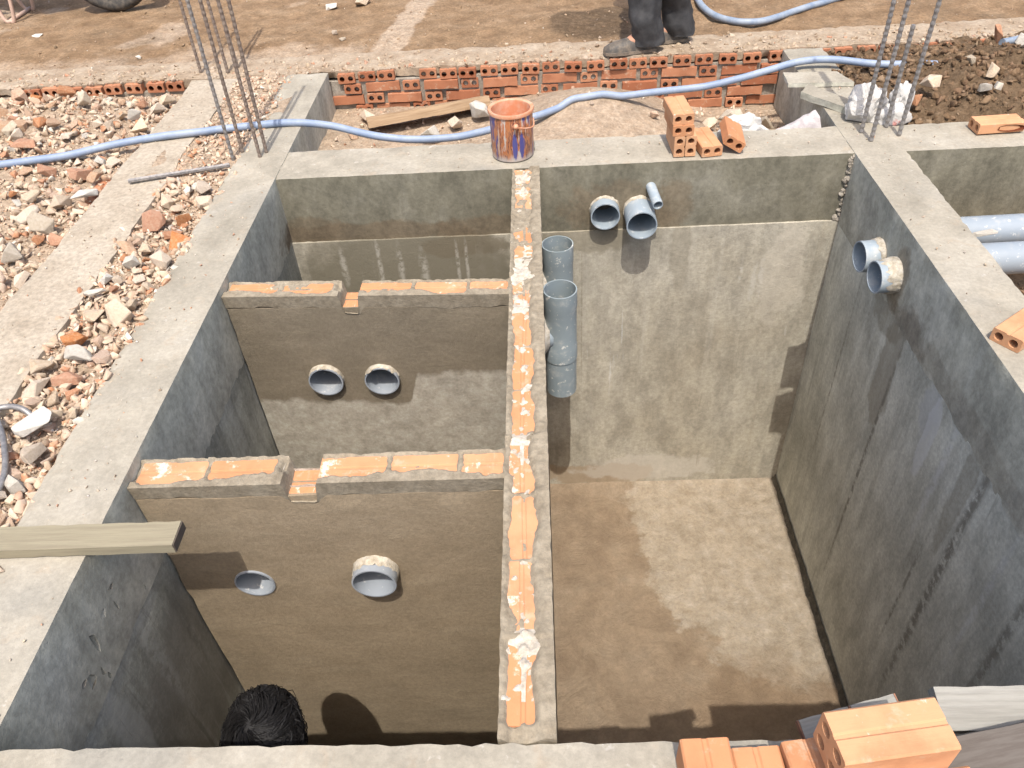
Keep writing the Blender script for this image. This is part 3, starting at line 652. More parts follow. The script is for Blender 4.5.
tag(g.build('rebar', STEEL), 'short rebar lying flat on the rubble beside the near left column', 'rebar')
g = G(); g.tube(spline([(-.33, -1.75, .0), (-.305, -1.62, .012), (-.37, -1.48, .015), (-.445, -1.37, .02), (-.43, -1.345, .02), (-.38, -1.352, .015), (-.33, -1.38, -.02)], 10), .0085, 8)
tag(g.build('bent_wire', STEEL, None, True), 'grey bent rod hooked over the rubble at the left edge', 'rod')

# ------------------------------------------------------------------ hoses
def hose(label, pts, r, mat, n=10):
    g = G(); P = [Vector((p.x, p.y, max(p.z, ground_z(p.x, p.y)+r*.8) if p.y > .27 and -.02 < p.x < 2.25 else p.z)) for p in spline(pts, n)]; g.tube([p+Vector((.006*nz(p.x, p.y, 1, 4), .006*nz(p.x, p.y, 5, 4), .004*nz(p.x, p.y, 9, 5))) for p in P], r, 14); return tag(g.build('hose', mat, None, True, 60), label, 'hose')
hose('long blue hose snaking over the left beam, behind the bucket and along the brick wall', [(-1.75, .13, .0), (-1.5, .20, -.0), (-1.273, .25, .0), (-1.028, .305, .0), (-.705, .406, .016), (-.402, .466, .016), (-.071, .512, .016), (.134, .492, .0), (.364, .43, -.035), (.585, .425, -.055), (.827, .49, -.06), (1.078, .645, -.06), (1.267, .731, -.045), (1.553, .779, -.04), (1.84, .826, -.04), (2.061, .815, .005), (2.29, .875, .035), (2.45, .875, .04), (2.645, .80, .035), (2.84, .745, .045), (2.93, .73, .04)], .0165, HOSE)
hose('grey blue hose looping across the dirt right of the standing person', [(1.93, 2.75, .0), (1.985, 2.35, .01), (2.011, 2.08, .01), (2.03, 1.80, .01), (2.11, 1.62, .01), (2.274, 1.56, .01), (2.527, 1.72, .01), (2.783, 1.89, .01), (3.021, 2.075, .01), (3.3, 2.3, .01)], .0175, HOSE_G)
hose('blue hose end coming in over the soil heap at the right edge', [(3.262, .952, .05), (3.35, 1.005, .04), (3.434, 1.07, .03), (3.692, 1.249, .01), (4.0, 1.5, .0)], .0175, HOSE_G)

# ------------------------------------------------------------------ paint bucket
pb = empty('paint_bucket', 'paint bucket streaked orange and blue standing on the back beam', 'bucket', (.962, .128, .001))
k = M('streaked_paint', .45, .5); k.obj()
st = k.noise(1., 5, .65, k.scale((45, 45, 7))); st2 = k.noise(1., 4, .6, k.scale((30, 30, 5), (4, 4, 1)))
c = k.ramp(st, (.38, (.50, .45, .40)), (.43, (.42, .13, .045)), (.50, (.46, .20, .09)), (.54, (.10, .04, .045)), (.58, (.46, .17, .07)), (.64, (.48, .40, .34)))
c = k.mix(k.step(st2, .55, .60), c, (.07, .07, .22)); lowp = k.step(k.math('ADD', k.xyz(2), k.math('MULTIPLY', st2, .09)), .075, .045)
c = k.mix(k.math('MULTIPLY', lowp, .8), c, (.52, .49, .46))
for cx in (.012, .040): c = k.mix(k.math('MULTIPLY', k.blob((cx, -.085, .065), (.010, .03, .055), .3, .35, 60), .95), c, (.06, .07, .26))
k.col(c); k.bump(st, .002, .5); BPAINT = k.m
ORANGE = mat_plain('orange_paint', (.34, .095, .03), (.28, .07, .022), .5, .4, 14, .002)
RIM = mat_plain('orange_crusted_rim', (.52, .215, .11), (.54, .33, .23), .6, .4, 30, .002)
g = G(); g.lathe([(0, 0), (.083, 0), (.085, .004), (.0865, .178), (.0865, .186)], 40); g.build('bucket_body', BPAINT, pb, True, 40)
g = G(); g.lathe([(.0865, .178), (.0915, .180), (.0925, .187), (.0905, .193), (.084, .1935), (.078, .190), (.077, .184), (.0775, .12)], 40); g.build('rim', RIM, pb, True, 50)
g = G(); g.lathe([(.0778, .125+.0), (.06, .132), (.03, .135), (0, .134)], 40); g.build('paint', ORANGE, pb, True)
g = G(); g.tube(spline([(.088, -.012, .15), (.088, -.04, .13), (.065, -.072, .135), (.035, -.092, .145), (.022, -.098, .15)], 8), .0028, 8); g.build('handle', RIM, pb, True)
g = G(); g.lathe([(0, -.011), (.009, -.010), (.011, 0), (.009, .010), (0, .011)], 12, Matrix.Translation((.020, -.094, .152)) @ Matrix.Rotation(PI/2, 4, 'X')); g.build('handle_lug', RIM, pb, True)

# ------------------------------------------------------------------ loose bricks
def loose(me, label, loc, rot, group='loose new hollow bricks'): return tag(place('hollow_brick', me, loc, rot), label, 'brick', group)
loose(B2, 'left bottom brick on edge in the small stack on the back beam', (1.597, .115, .0425), (0, PI/2, .03))
loose(B2, 'right bottom brick on edge in the small stack on the back beam', (1.644, .117, .0425), (0, PI/2, .0))
loose(B2, 'flat two hole brick in the middle of the small stack on the back beam', (1.627, .118, .086), (0, 0, .05))
loose(B2, 'flat two hole brick topmost of the small stack on the back beam', (1.622, .125, .129), (0, 0, .08))
loose(B2, 'flat two hole brick alone between the small stack and the tilted brick', (1.737, .108, .0), (0, 0, .14))
loose(B2, 'tilted two hole brick leaning on its corner beside the flat one on the back beam', (1.835, .125, .022), (0, math.radians(30), -.10))
loose(B2, 'two hole brick lying on the right beam at the edge of the photo', (2.405, -1.155, .0), (0, 0, -.95))
# broken brick with its side burst open
bb = empty('broken_brick', 'broken brick with a burst open hole on the far right beam', 'brick', (2.915, .145, .0))
o = link('brick_body', B2, None, bb); o.rotation_euler = (0, 0, PI/2+.05); o.location = (-.02, 0, 0)
g = G(); n = 22; pts = []
for r, s in enumerate((1., .55)):
    for q in range(n):
        a = 2*PI*q/n; pts.append((.02+(.058*math.cos(a)*(1+.2*nz(q, r, 1, .6)))*s, -.0435+.006*r, .021+.014*s*math.sin(a)*(1+.3*nz(q, r, 3, .7))))
g.add(pts+[(.02, -.036, .021)], [(q, (q+1) % n, n+(q+1) % n, n+q) for q in range(n)]+[(n+q, n+(q+1) % n, 2*n) for q in range(n)]); g.build('broken_hole', HOLE_SHADE, bb)  # shallow dish, the shade of the hole put into its dark colour
gfb = 'bricks on the front beam'
FB = [('leftmost pale brick at the bottom edge on the front beam', B4, (1.322, -2.404, -.001), (0, 0, .03)),
      ('orange brick right of the leftmost one at the bottom edge', B4, (1.410, -2.412, -.018), (0, 0, .05)),
      ('orange brick tucked under the left end of the top brick', B4, (1.500, -2.405, -.004), (0, 0, .12)),
      ('brick lying crosswise directly below the top brick', B4, (1.625, -2.44, .06), (0, 0, PI/2+.12)),
      ('topmost four hole brick on the pile at the bottom right', B4, (1.583, -2.361, .1265), (0, 0, PI/2+.125))]
for lb, me, lo, ro in FB: loose(me, lb, lo, ro, gfb)
loose(B4, 'brick on the front beam under the crosswise one', (1.60, -2.40, -.024), (0, 0, PI/2+.1), gfb)
loose(B4, 'rearmost brick peeking out below the topmost brick at the right', (1.68, -2.44, -.02), (0, 0, .2), gfb)

# ------------------------------------------------------------------ planks and boards
def plank(label, name, size, loc, rz, mat, tilt=(0, 0), end=None, group=None):
    L, w, h = size; nL = max(6, int(L/.04)); vs = []; fs = []; s = 6
    e = empty(name, label, 'plank', loc, group); e.rotation_euler = (tilt[0], tilt[1], rz)
    v, f = rough_box(-L/2, L/2, -w/2, w/2, 0, h, step=.03, amp=.0015, chip=.0022, cf=30)
    f = [q for q in f]; o = mesh('board', v, f, mat, e, True, 40)
    if end:
        g = G(); g.box(L/2+.0005, L/2+.003, -w/2*.96, w/2*.96, h*.05, h*.95); g.build('end_grain', end, e)
        g = G(); g.box(-L/2-.003, -L/2-.0005, -w/2*.96, w/2*.96, h*.05, h*.95); g.build('end_grain', end, e)
    return e
plank('cement stained plank reaching over the left beam into the pit', 'wooden_plank', (.85, .07, .028), (-.212, -1.812, .004), .012, WOOD_P, (0, 0), mat_plain('dark_end', (.12, .10, .07), (.08, .06, .05)))
plank('rough brown timber board lying on the sand in front of the brick wall', 'timber_board', (.62, .13, .05), (.52, .935, -.165), .26, WOOD_R, (-.35, -.03))
plank('grey plank edge sticking up from behind the topmost brick', 'wooden_plank', (.62, .075, .03), (2.06, -2.245, .02), -.015, WOOD_G, (.25, -.03), None, 'planks at the right end of the front beam')
plank('dark scuffed plank lying right of the topmost brick', 'wooden_plank', (.60, .10, .014), (1.985, -2.315, .06), .16, WOOD_D, (.45, -.06), None, 'planks at the right end of the front beam')
plank('lower grey plank under the dark one at the bottom right corner', 'wooden_plank', (.62, .12, .03), (2.02, -2.395, .005), .16, WOOD_G, (.1, 0), None, 'planks at the right end of the front beam')
for x, y, z, lb in ((1.528, -2.268, .008, 'grey batten with a brown end, leftmost of three behind the bricks'), (1.574, -2.258, .014, 'grey batten with a brown end, middle of three behind the bricks'), (1.622, -2.248, .020, 'grey batten with a brown end, right one of three behind the bricks')):
    plank(lb, 'batten', (.085, .05, .014), (x+.02, y, z), .24, WOOD_G, (.30, -.02), WOOD_END, 'battens behind the front bricks')

# ------------------------------------------------------------------ rubble
def hull(seed, dims, n=15, flat=0.):
    r = random.Random(seed); bm = bmesh.new()
    for _ in range(n):
        p = Vector((r.gauss(0, 1), r.gauss(0, 1), r.gauss(0, 1))).normalized()*r.uniform(.8, 1.0)
        if r.random() < flat: p.z = math.copysign(.72, p.z)
        bm.verts.new((p.x*dims[0]/2, p.y*dims[1]/2, p.z*dims[2]/2))
    res = bmesh.ops.convex_hull(bm, input=bm.verts[:]); bmesh.ops.delete(bm, geom=[q for q in res['geom_interior'] if isinstance(q, bmesh.types.BMVert)], context='VERTS')
    bmesh.ops.bevel(bm, geom=bm.edges[:], offset=.018, segments=1, affect='EDGES', clamp_overlap=True) if n < 17 else None
    bmesh.ops.recalc_face_normals(bm, faces=bm.faces[:]); me = bpy.data.meshes.new('stone'); bm.to_mesh(me); bm.free(); return me
SHAPES = [hull(s, (1, .55+.4*random.random(), .42+.35*random.random()), 9+s % 5, .45) for s in range(16)]
SLABS = [hull(s+50, (1, .5+.35*random.random(), .32), 13, .8) for s in range(8)]
def var(me, mat): c = me.copy(); c.materials.clear(); c.materials.append(mat); return c
STM = {c: ([var(m_, mt) for m_ in SHAPES], [var(m_, mt) for m_ in SLABS]) for c, mt in dict(cream=ST_CREAM, white=ST_WHITE, grey=ST_GREY, brick=ST_BRICK, pink=ST_PINK).items()}
CT = dict(cream='pale mortar chunk', white='whitish plaster chunk', grey='grey concrete chunk', brick='orange broken brick chunk', pink='dusty pinkish brick chunk')
def stone(x, y, s, cl, where, slab=False, rot=None, lift=.25, label=None, name='rubble_chunk', z=None, scl=None):
    me = random.choice(STM[cl][1 if slab else 0]); o = bpy.data.objects.new(name, me); C.objects.link(o)
    o.scale = scl or (s, s, s); hz = (ground_z(x, y) if z is None else z)
    o.location = (x, y, hz+s*lift*.5+.004); o.rotation_euler = rot or (jit(.45), jit(.45), random.uniform(0, 6.28))
    return tag(o, label or CT[cl]+' lying '+where, 'rubble', 'rubble chunks '+where)
WL, WM = 'in the rubble left of the low wall', 'in the rubble strip between low wall and left beam'
taken = []
def spec(x, y, s, cl, label, **kw): taken.append((x, y, s*.5)); return stone(x, y, s, cl, kw.pop('where', WM), label=label, **kw)
spec(-.312, -1.419, .125, 'white', 'big white plaster chunk in the narrow rubble strip beside the left beam', lift=.7, slab=True, rot=(.15, -.1, .5), scl=(.125, .14, .11))
spec(-1.33, 1.05, .12, 'brick', 'round orange brick chunk in front of the far left wall bricks', where=WL, lift=.7)
spec(-1.395, .60, .13, 'grey', 'dark grey flat shard at the left edge beside the hose', where=WL, slab=True, rot=(.5, .2, -.9), lift=.8)
spec(-.822, .675, .115, 'white', 'white squared chunk just above the hose near the low wall', where=WL, lift=.8, rot=(.2, .5, .6))
spec(-.925, .62, .09, 'cream', 'whitish chunk left of the white squared one above the hose', where=WL, lift=.7)
spec(-1.20, .93, .12, 'grey', 'brownish grey chunk right below the round orange one', where=WL, lift=.6)
spec(-1.42, .66, .16, 'pink', 'long pale red brick piece lying left above the hose', where=WL, slab=True)
spec(-1.23, .40, .14, 'brick', 'dark orange brick shard touching the hose at the left', where=WL, slab=True, lift=.6)
spec(-.924, -.22, .13, 'cream', 'flat brown stone with rounded outline left of the low wall', where=WL, slab=True, lift=.5)
spec(-.861, -.50, .12, 'grey', 'angular grey block at the left edge left of the low wall', where=WL, lift=.6)
spec(-.83, -.30, .12, 'grey', 'grey speckled chunk leaning against the low wall', where=WL, lift=.5)
spec(-.76, -.08, .14, 'white', 'long white shard lying along the low wall edge', where=WL, slab=True, rot=(.1, .3, 1.15), lift=.7, scl=(.17, .08, .09))
spec(-.389, -.345, .13, 'brick', 'largest orange brick chunk at the top of the narrow strip', lift=.6, rot=(.3, .4, .4))
spec(-.29, -.29, .08, 'brick', 'small orange brick chunk right of the largest one in the narrow strip', lift=.6)
spec(-.375, -1.03, .11, 'brick', 'orange brick chunk against the low wall in the narrow strip', lift=.5)
spec(-.411, -.80, .10, 'white', 'flat white shard lying across the narrow strip', lift=.8, slab=True, rot=(.2, 0, .1), scl=(.11, .06, .06))
spec(-.31, -1.235, .10, 'brick', 'dark orange layered brick piece against the left beam', lift=.6, slab=True, rot=(.2, .1, .2))
spec(-.42, -1.16, .11, 'cream', 'pale leaning slab in the middle of the narrow strip', lift=.7, slab=True, rot=(.4, .3, .9))
spec(-.27, -.93, .11, 'cream', 'pale block touching the left beam in the narrow strip', lift=.6)
spec(-.36, -.62, .09, 'white', 'small white block in the upper narrow strip', lift=.6)
spec(-.34, -1.72, .10, 'brick', 'broken orange brick piece at the lower end of the narrow strip', lift=.6, slab=True)
spec(-.27, -1.62, .08, 'white', 'white chunk at the lower end of the narrow strip', lift=.6)
where_of = lambda x: WL if x < LW0 else WM
cand = []
tries = 0
while len(cand) < 240 and tries < 20000:
    tries += 1
    if random.random() < .66: x, y = random.uniform(-2.05, LW0-.03), random.uniform(-1.15, 1.06)
    else: x, y = random.uniform(LW1+.03, -.235), random.uniform(-2.2, -.05)
    if x < LW0 and x < -1.55-.25*(y-.3) - .2: continue
    s = .05+.075*random.random()**1.8
    if any((x-a)**2+(y-b)**2 < (s*.36+c*.72)**2 for a, b, c in taken): continue
    taken.append((x, y, s*.5)); cand.append((x, y, s))
LM = [('the big white plaster chunk', -.312, -1.419), ('the round orange brick chunk', -1.33, 1.05), ('the dark grey flat shard', -1.381, .511), ('the white squared chunk', -.822, .675), ('the dark orange shard by the hose', -1.23, .40), ('the flat brown stone', -.924, -.22), ('the angular grey block', -.861, -.50), ('the long white shard', -.76, -.08), ('the largest orange strip chunk', -.389, -.345), ('the flat white shard across the strip', -.411, -.80), ('the dark orange layered brick', -.31, -1.235), ('the flat lying rebar', -.42, .05), ('the brick end in the low wall', -.742, .035), ('the grey bent rod', -.40, -1.40), ('the far left wall bricks', -1.0, 1.15), ('the pale red long brick piece', -1.42, .66), ('the rubble end of the narrow strip', -.33, -1.9)]
done = {}
def chunk_label(x, y, s, cl):
    nm, a, b = min(LM, key=lambda q: (q[1]-x)**2+(q[2]-y)**2); an = math.degrees(math.atan2(y-b, x-a)) % 360
    dr = ('right of', 'above right of', 'above', 'above left of', 'left of', 'below left of', 'below', 'below right of')[int((an+22.5)//45) % 8]
    key = (cl, nm, dr); n = done[key] = done.get(key, 0)+1
    od = ('nearest', 'second nearest', 'third nearest', 'fourth nearest', 'fifth nearest', 'sixth nearest', 'seventh nearest', 'eighth nearest', 'ninth nearest', 'tenth nearest')[min(n, 10)-1]
    return f'{CT[cl]}, {od} {dr} {nm}' if n < 10 else f'{CT[cl]}, {n}th nearest {dr} {nm}'
cand.sort(key=lambda c: min((q[1]-c[0])**2+(q[2]-c[1])**2 for q in LM))
for x, y, s in cand:
    cl = random.choices(('cream', 'pink', 'white', 'grey', 'brick'), (42, 28, 12, 1, 17))[0]
    stone(x, y, s, cl, where_of(x), random.random() < .35, lift=random.uniform(.3, .8), label=chunk_label(x, y, s, cl))
GSH = [hull(s+200, (1, .5+.45*random.random(), .35+.4*random.random()), 7+s % 3, .5) for s in range(12)]
def gravel(name, n, sampler, smin, smax, pw, label, pal, mat, lift=.35, pieces=None):
    """many small broken pieces joined as one piece of stuff, each its own little solid"""
    base = []
    for me in (pieces or GSH):
        bm = bmesh.new(); bm.from_mesh(me); bmesh.ops.dissolve_limit(bm, angle_limit=.5, verts=bm.verts[:], edges=bm.edges[:]); bmesh.ops.triangulate(bm, faces=bm.faces[:])
        base.append((np.array([v.co for v in bm.verts]), np.array([[v.index for v in f.verts] for f in bm.faces]))); bm.free()
    V = []; F = []; K = []; off = 0
    for _ in range(n):
        q = sampler()
        if q is None: continue
        x, y, zz = q; s = smin+(smax-smin)*random.random()**pw; bv, bf = random.choice(base)
        R_ = np.array(Quaternion((random.gauss(0, 1), random.gauss(0, .5), random.gauss(0, .5), random.gauss(0, 1))).normalized().to_matrix())
        V.append(bv*s @ R_.T+np.array([x, y, zz+s*lift*random.uniform(.1, 1.)])); F.append(bf+off); off += len(bv)
        c = random.choices(*pal)[0]; j = random.uniform(.75, 1.12); K.append(np.tile(np.array([c[0]*j, c[1]*j*random.uniform(.96, 1.02), c[2]*j, 1.], np.float32), (len(bv), 1)))
    V = np.concatenate(V); F = np.concatenate(F); K = np.concatenate(K)
    me = bpy.data.meshes.new(name); me.vertices.add(len(V)); me.vertices.foreach_set('co', V.astype(np.float32).ravel())
    me.loops.add(F.size); me.loops.foreach_set('vertex_index', F.ravel().astype(np.int32)); me.polygons.add(len(F)); me.polygons.foreach_set('loop_start', np.arange(0, F.size, 3, dtype=np.int32))
    me.update(); me.validate(); a = me.color_attributes.new('tint', 'FLOAT_COLOR', 'POINT'); a.data.foreach_set('color', K.ravel())
    o = link(name, me, mat); return tag(o, label, None, None, 'stuff')
k = M('mixed_gravel', .95, .2); a = k.attr('tint')[0]; n_ = k.noise(60, 5, .7); k.col(k.mix(k.step(n_, .4, .7, 0, .5), a, (.50, .41, .31))); k.bump(k.noise(140, 4, .7), .003, .7); GRAV = k.m
PALR = ([(.51, .395, .285), (.58, .465, .35), (.45, .33, .23), (.43, .21, .115), (.44, .29, .195), (.57, .52, .44), (.38, .30, .225)], (32, 28, 12, 12, 20, 6, 1))
def s_left():
    x, y = random.uniform(-2.2, LW0), random.uniform(-1.4, 1.16)
    return None if x < -1.9-.3*(y-.3) else (x, y, ground_z(x, y))
def s_mid():
    x, y = random.uniform(LW1-.03, -.19), random.uniform(-2.4, .02); return (x, y, ground_z(x, y))
gravel('rubble_gravel', 6000, s_left, .012, .062, 1.8, 'small broken mortar and brick bits left of the low wall', PALR, GRAV)
gravel('rubble_gravel', 2600, s_mid, .012, .058, 1.8, 'small broken bits filling the strip beside the left beam', PALR, GRAV)
def s_top():
    x = random.uniform(-.47, -.17); y = random.uniform(.0, 1.15); return (x, y, ground_z(x, y)-.002)
gravel('rubble_gravel', 2000, s_top, .006, .04, 2.4, 'fine pale debris around the near left column', PALR, GRAV)
gravel('rubble_dust', 9000, s_left, .004, .016, 1.6, 'fine dusty crumbs between the chunks left of the low wall', PALR, GRAV, .9)
gravel('rubble_dust', 4500, s_mid, .004, .016, 1.6, 'fine dusty crumbs in the strip beside the left beam', PALR, GRAV, .9)
def s_bm():
    r = random.random()
    if r < .22: return (random.uniform(-.2, -.01), random.uniform(-2.3, 1.1), .0)
    if r < .4: return (random.uniform(LW0, LW1), random.uniform(-2, 1.1), .0)
    if r < .60: return (random.uniform(-2., 4), random.gauss(1.30, .06), .0)
    if r < .72: return (random.uniform(2.32, 2.48), random.uniform(-1.5, 1.1), .0)
    if r < .85: return (random.uniform(.05, 3.2), random.uniform(.02, .22), -.003)
    x, y = random.uniform(-2.5, 4), 1.42+abs(random.gauss(0, .7)); return (x, y, ground_z(x, y))
gravel('scattered_grit', 1500, s_bm, .003, .016, 3.5, 'loose grit and mortar crumbs on the beams and dirt', ([(.45, .37, .28), (.55, .5, .43), (.31, .24, .17), (.43, .22, .13)], (5, 4, 3, 1)), GRAV)
def s_cap():
    x, y = random.uniform(-2.4, 3.9), 1.17+abs(random.gauss(0, .13)); return (x, y, -.006 if y < 1.42 else ground_z(x, y))
gravel('dirt_crumbs', 2600, s_cap, .006, .045, 3.2, 'sandy crumbs spread over the far brick wall', ([(.36, .275, .19), (.42, .335, .25), (.28, .2, .13), (.40, .2, .12)], (5, 5, 4, 1)), GRAV, .12)
def s_dirt():
    x, y = random.uniform(-2.6, 4.2), 1.42+1.6*random.random()**1.3; return (x, y, ground_z(x, y))
gravel('dirt_crumbs', 1600, s_dirt, .005, .035, 4.2, 'clods and crumbs on the brown dirt beyond the far wall', ([(.25, .165, .095), (.30, .205, .125), (.2, .13, .075), (.38, .3, .22)], (5, 5, 4, 1)), GRAV, .12)
def s_soil():
    x, y = random.uniform(2.42, 3.5), random.uniform(.24, 1.13)
    return (x, y, ground_z(x, y))
SOILP = ([(.19, .122, .072), (.23, .152, .093), (.16, .10, .058), (.28, .20, .13)], (5, 4, 3, 1))
k = M('soil_clods', .97, .1); a = k.attr('tint')[0]; k.col(k.mix(k.step(k.noise(50, 5, .7), .4, .7, 0, .5), a, (.22, .155, .098))); k.bump(k.noise(60, 6, .75), .01, .9); CLOD = k.m
gravel('soil_clods', 4200, s_soil, .004, .055, 3.8, 'crumbly dark brown soil heaped behind the right beam', SOILP, CLOD, .2, [hull(s+90, (1, .75+.2*random.random(), .6+.2*random.random()), 11) for s in range(5)])
def s_pit():
    x = random.uniform(.05, 2.25); y = random.uniform(.30, 1.14); return (x, y, ground_z(x, y)) if random.random() < (.15+.85*sm(1.6, 2.1, x)+.5*sm(.9, .4, x)*sm(.4, .7, y)) else None
gravel('rubble_gravel', 1100, s_pit, .006, .04, 2.4, 'broken bits on the sand before the brick wall', PALR, GRAV)
def s_rp():
    x, y = random.uniform(2.52, 3.8), random.uniform(-1.6, -.03); return (x, y, ground_z(x, y))
gravel('rubble_gravel', 900, s_rp, .006, .04, 2.4, 'bits of soil and stone on the trench floor at right', ([(.42, .26, .16), (.3, .2, .13), (.5, .38, .27)], (3, 3, 2)), GRAV)
# single stones in the sand pit, on the pipe, on the heap and on the dirt
WP = 'on the sand before the brick wall'
for x, y, s, cl, lb in ((.55, .70, .15, 'white', 'big white chunk on the sand under the blue hose'), (.80, .90, .17, 'white', 'tall white chunk leaning behind the paint bucket'), (.66, .82, .12, 'cream', 'tan chunk between the timber board and the white chunk'), (.585, .52, .12, 'white', 'flat white piece on the sand below the hose'),
                        (2.0, .80, .15, 'grey', 'grey knobbly concrete chunk behind the red marked sack'), (2.15, .70, .13, 'grey', 'grey chunk against the dark side of the right beam'), (1.87, .68, .10, 'cream', 'small pale chunk left of the grey knobbly one'), (1.62, .70, .07, 'pink', 'small reddish chunk on the sand behind the brick stack'), (.2, .98, .13, 'cream', 'pale chunk at the left foot of the brick wall'), (.14, .80, .1, 'pink', 'reddish chunk at the left end of the timber board')):
    stone(x, y, s, cl, WP, label=lb, lift=.6)
stone(2.645, -.445, .115, 'white', 'on the trench pipes', True, (.1, .1, .2), label='flat pale stone resting on the grey trench pipes', z=-.135, lift=.3, scl=(.115, .06, .06))
for x, y, s, cl, lb in ((2.72, .43, .13, 'cream', 'largest tan lump on the near side of the soil heap'), (2.98, .47, .085, 'cream', 'pale stone in the middle of the soil heap'), (2.90, .33, .07, 'white', 'small white stone at the foot of the soil heap'), (2.965, .345, .055, 'white', 'smaller white stone right of its twin at the soil heap foot'), (2.95, .60, .06, 'grey', 'small grey stone high on the soil heap'), (2.64, .36, .09, 'brick', 'orange shard at the left foot of the soil heap'), (3.33, .90, .09, 'white', 'white lump right of the orange shard on the heap')):
    stone(x, y, s, cl, 'on the soil heap', label=lb, lift=.9)
stone(3.235, .955, .11, 'brick', 'on the soil heap', True, (.3, 1.2, .2), label='upright orange brick shard by the hose end on the heap', lift=1.4)
for x, y, s, cl, lb in ((-.19, 2.31, .13, 'white', 'flat white chip lying on the dirt at the top left of centre'), (.0, 2.32, .13, 'cream', 'pale chip right of the flat white one on the dirt'), (-.08, 1.78, .06, 'cream', 'small pale stone on the dirt behind the left pit corner'), (-1.17, 1.60, .04, 'white', 'tiny white stone on the dirt behind the far left wall'), (-1.95, 2.02, .09, 'white', 'white lump on the dirt at the left edge below the motorbike'), (2.10, 1.42, .07, 'grey', 'grey pebble on the dirt right of the standing person'), (-.02, 1.68, .05, 'grey', 'small grey stone on the dirt edge')):
    stone(x, y, s, cl, 'on the dirt', lb.startswith('flat') or 'chip' in lb, (.1, .1, random.uniform(0, 6)), label=lb, lift=.2)
# concrete slab pieces on the end of the right beam
def slab(label, pts, z0, th, tilt):
    n = len(pts); c = sum((Vector((*p, 0)) for p in pts), Vector())/n; bm = bmesh.new(); vs = [bm.verts.new((p[0]-c.x, p[1]-c.y, 0)) for p in pts]; f = bm.faces.new(vs)
    r = bmesh.ops.extrude_face_region(bm, geom=[f]); bmesh.ops.translate(bm, verts=[q for q in r['geom'] if isinstance(q, bmesh.types.BMVert)], vec=(0, 0, th))
    bmesh.ops.subdivide_edges(bm, edges=bm.edges[:], cuts=4, use_grid_fill=True)
    for q in bm.verts: q.co += Vector((nz(*q.co, 30), nz(q.co.x+4, q.co.y, q.co.z, 30), nz(q.co.x, q.co.y+4, q.co.z, 30)))*.006
    o = frombm('concrete_slab', bm, BEAM, None, True, 50); o.location = (c.x, c.y, z0); o.rotation_euler = tilt; return tag(o, label, 'slab', 'slab pieces on the right beam')
slab('pitted grey concrete slab piece laid over the far end of the right beam', [(2.205, .665), (2.49, .64), (2.45, .77), (2.21, .79)], .004, .018, (.02, .0, 0))
slab('long thin concrete piece lying between the pitted slab and the white sack', [(2.22, .52), (2.42, .30), (2.46, .36), (2.27, .60)], .003, .03, (.05, .02, 0))

# ------------------------------------------------------------------ crumpled sacks
SACK = M('white_sack', .7, .3); k = SACK; k.obj()
c = k.mix(k.step(k.noise(9, 4, .6), .60, .66, 0, .75), (.47, .455, .43), (.42, .10, .08)); c = k.mix(k.step(k.noise(22, 5, .7), .52, .7, 0, .6), c, (.33, .29, .25)); k.col(c); k.bump(k.noise(14, 5, .6, dist=1.), .02, .7); SACK = SACK.m
SACK2 = mat_plain('grey_printed_sack', (.50, .47, .45), (.30, .27, .27), .8, .2, 16, .006)
def sack(label, loc, size, rz, seed, mat, sharp=1.):
    bm = bmesh.new(); bmesh.ops.create_icosphere(bm, subdivisions=4, radius=1)
    for v in bm.verts:
        p = v.co.copy(); d = 1+.35*sharp*nz(p.x+seed, p.y, p.z, 1.3, 2)-.30*sharp*abs(nz(p.x, p.y+seed, p.z, 2.6, 3))
        p = p*d; v.co = Vector((p.x*size[0], p.y*size[1], max(p.z, -.55)*size[2]+size[2]*.55))
    o = frombm('crumpled_sack', bm, mat, None, True, 35); o.location = loc; o.rotation_euler = (0, 0, rz); return tag(o, label, 'sack', 'torn cement sacks')
sack('larger white crumpled sack behind the rebars of the right column', (2.425, .315, .005), (.088, .07, .085), .3, 3.2, SACK, 1.3)
sack('small white sack bit right of the larger sack behind the rebars', (2.575, .335, .0), (.05, .05, .085), .1, 8.1, SACK, 1.3)
sack('white sack scrap with red print lying low between the rebars', (2.52, .275, -.01), (.09, .04, .05), .1, 5.5, SACK, 1.2)
sack('red marked white sack behind the tilted brick', (1.93, .325, -.10), (.105, .05, .085), .1, 11.3, SACK, 1.5)
# pointed paper sack in the corner
def paper():
    n = 16; vs = []; fs = []
    for j in range(n+1):
        for i in range(n+1):
            u, t = i/n, j/n; x = -.125+.25*u; h = (.015+.05*u**1.3)*math.sin(PI*min(1, max(0, t)))**.8; h += .012*nz(u*3, t*3, 2, 2, 3)*(1 if 0 < j < n else 0)
            vs.append((x+.01*nz(u, t, 1, 5), -.075+.15*t*(.45+.55*u), h))
    for j in range(n):
        for i in range(n): a = j*(n+1)+i; fs.append((a, a+1, a+n+2, a+n+1))
    rim = [j*(n+1)+n for j in range(n+1)]; c = len(vs); vs.append((.11, 0, .01)); fs += [(rim[j+1], rim[j], c) for j in range(n)]
    o = mesh('crumpled_sack', vs, fs, SACK2, None, True, 40); o.location = (2.125, .33, -.055); o.rotation_euler = (0, -.12, .10); return tag(o, 'grey printed paper sack with a raised open end in the pit corner', 'sack', 'torn cement sacks')
paper()

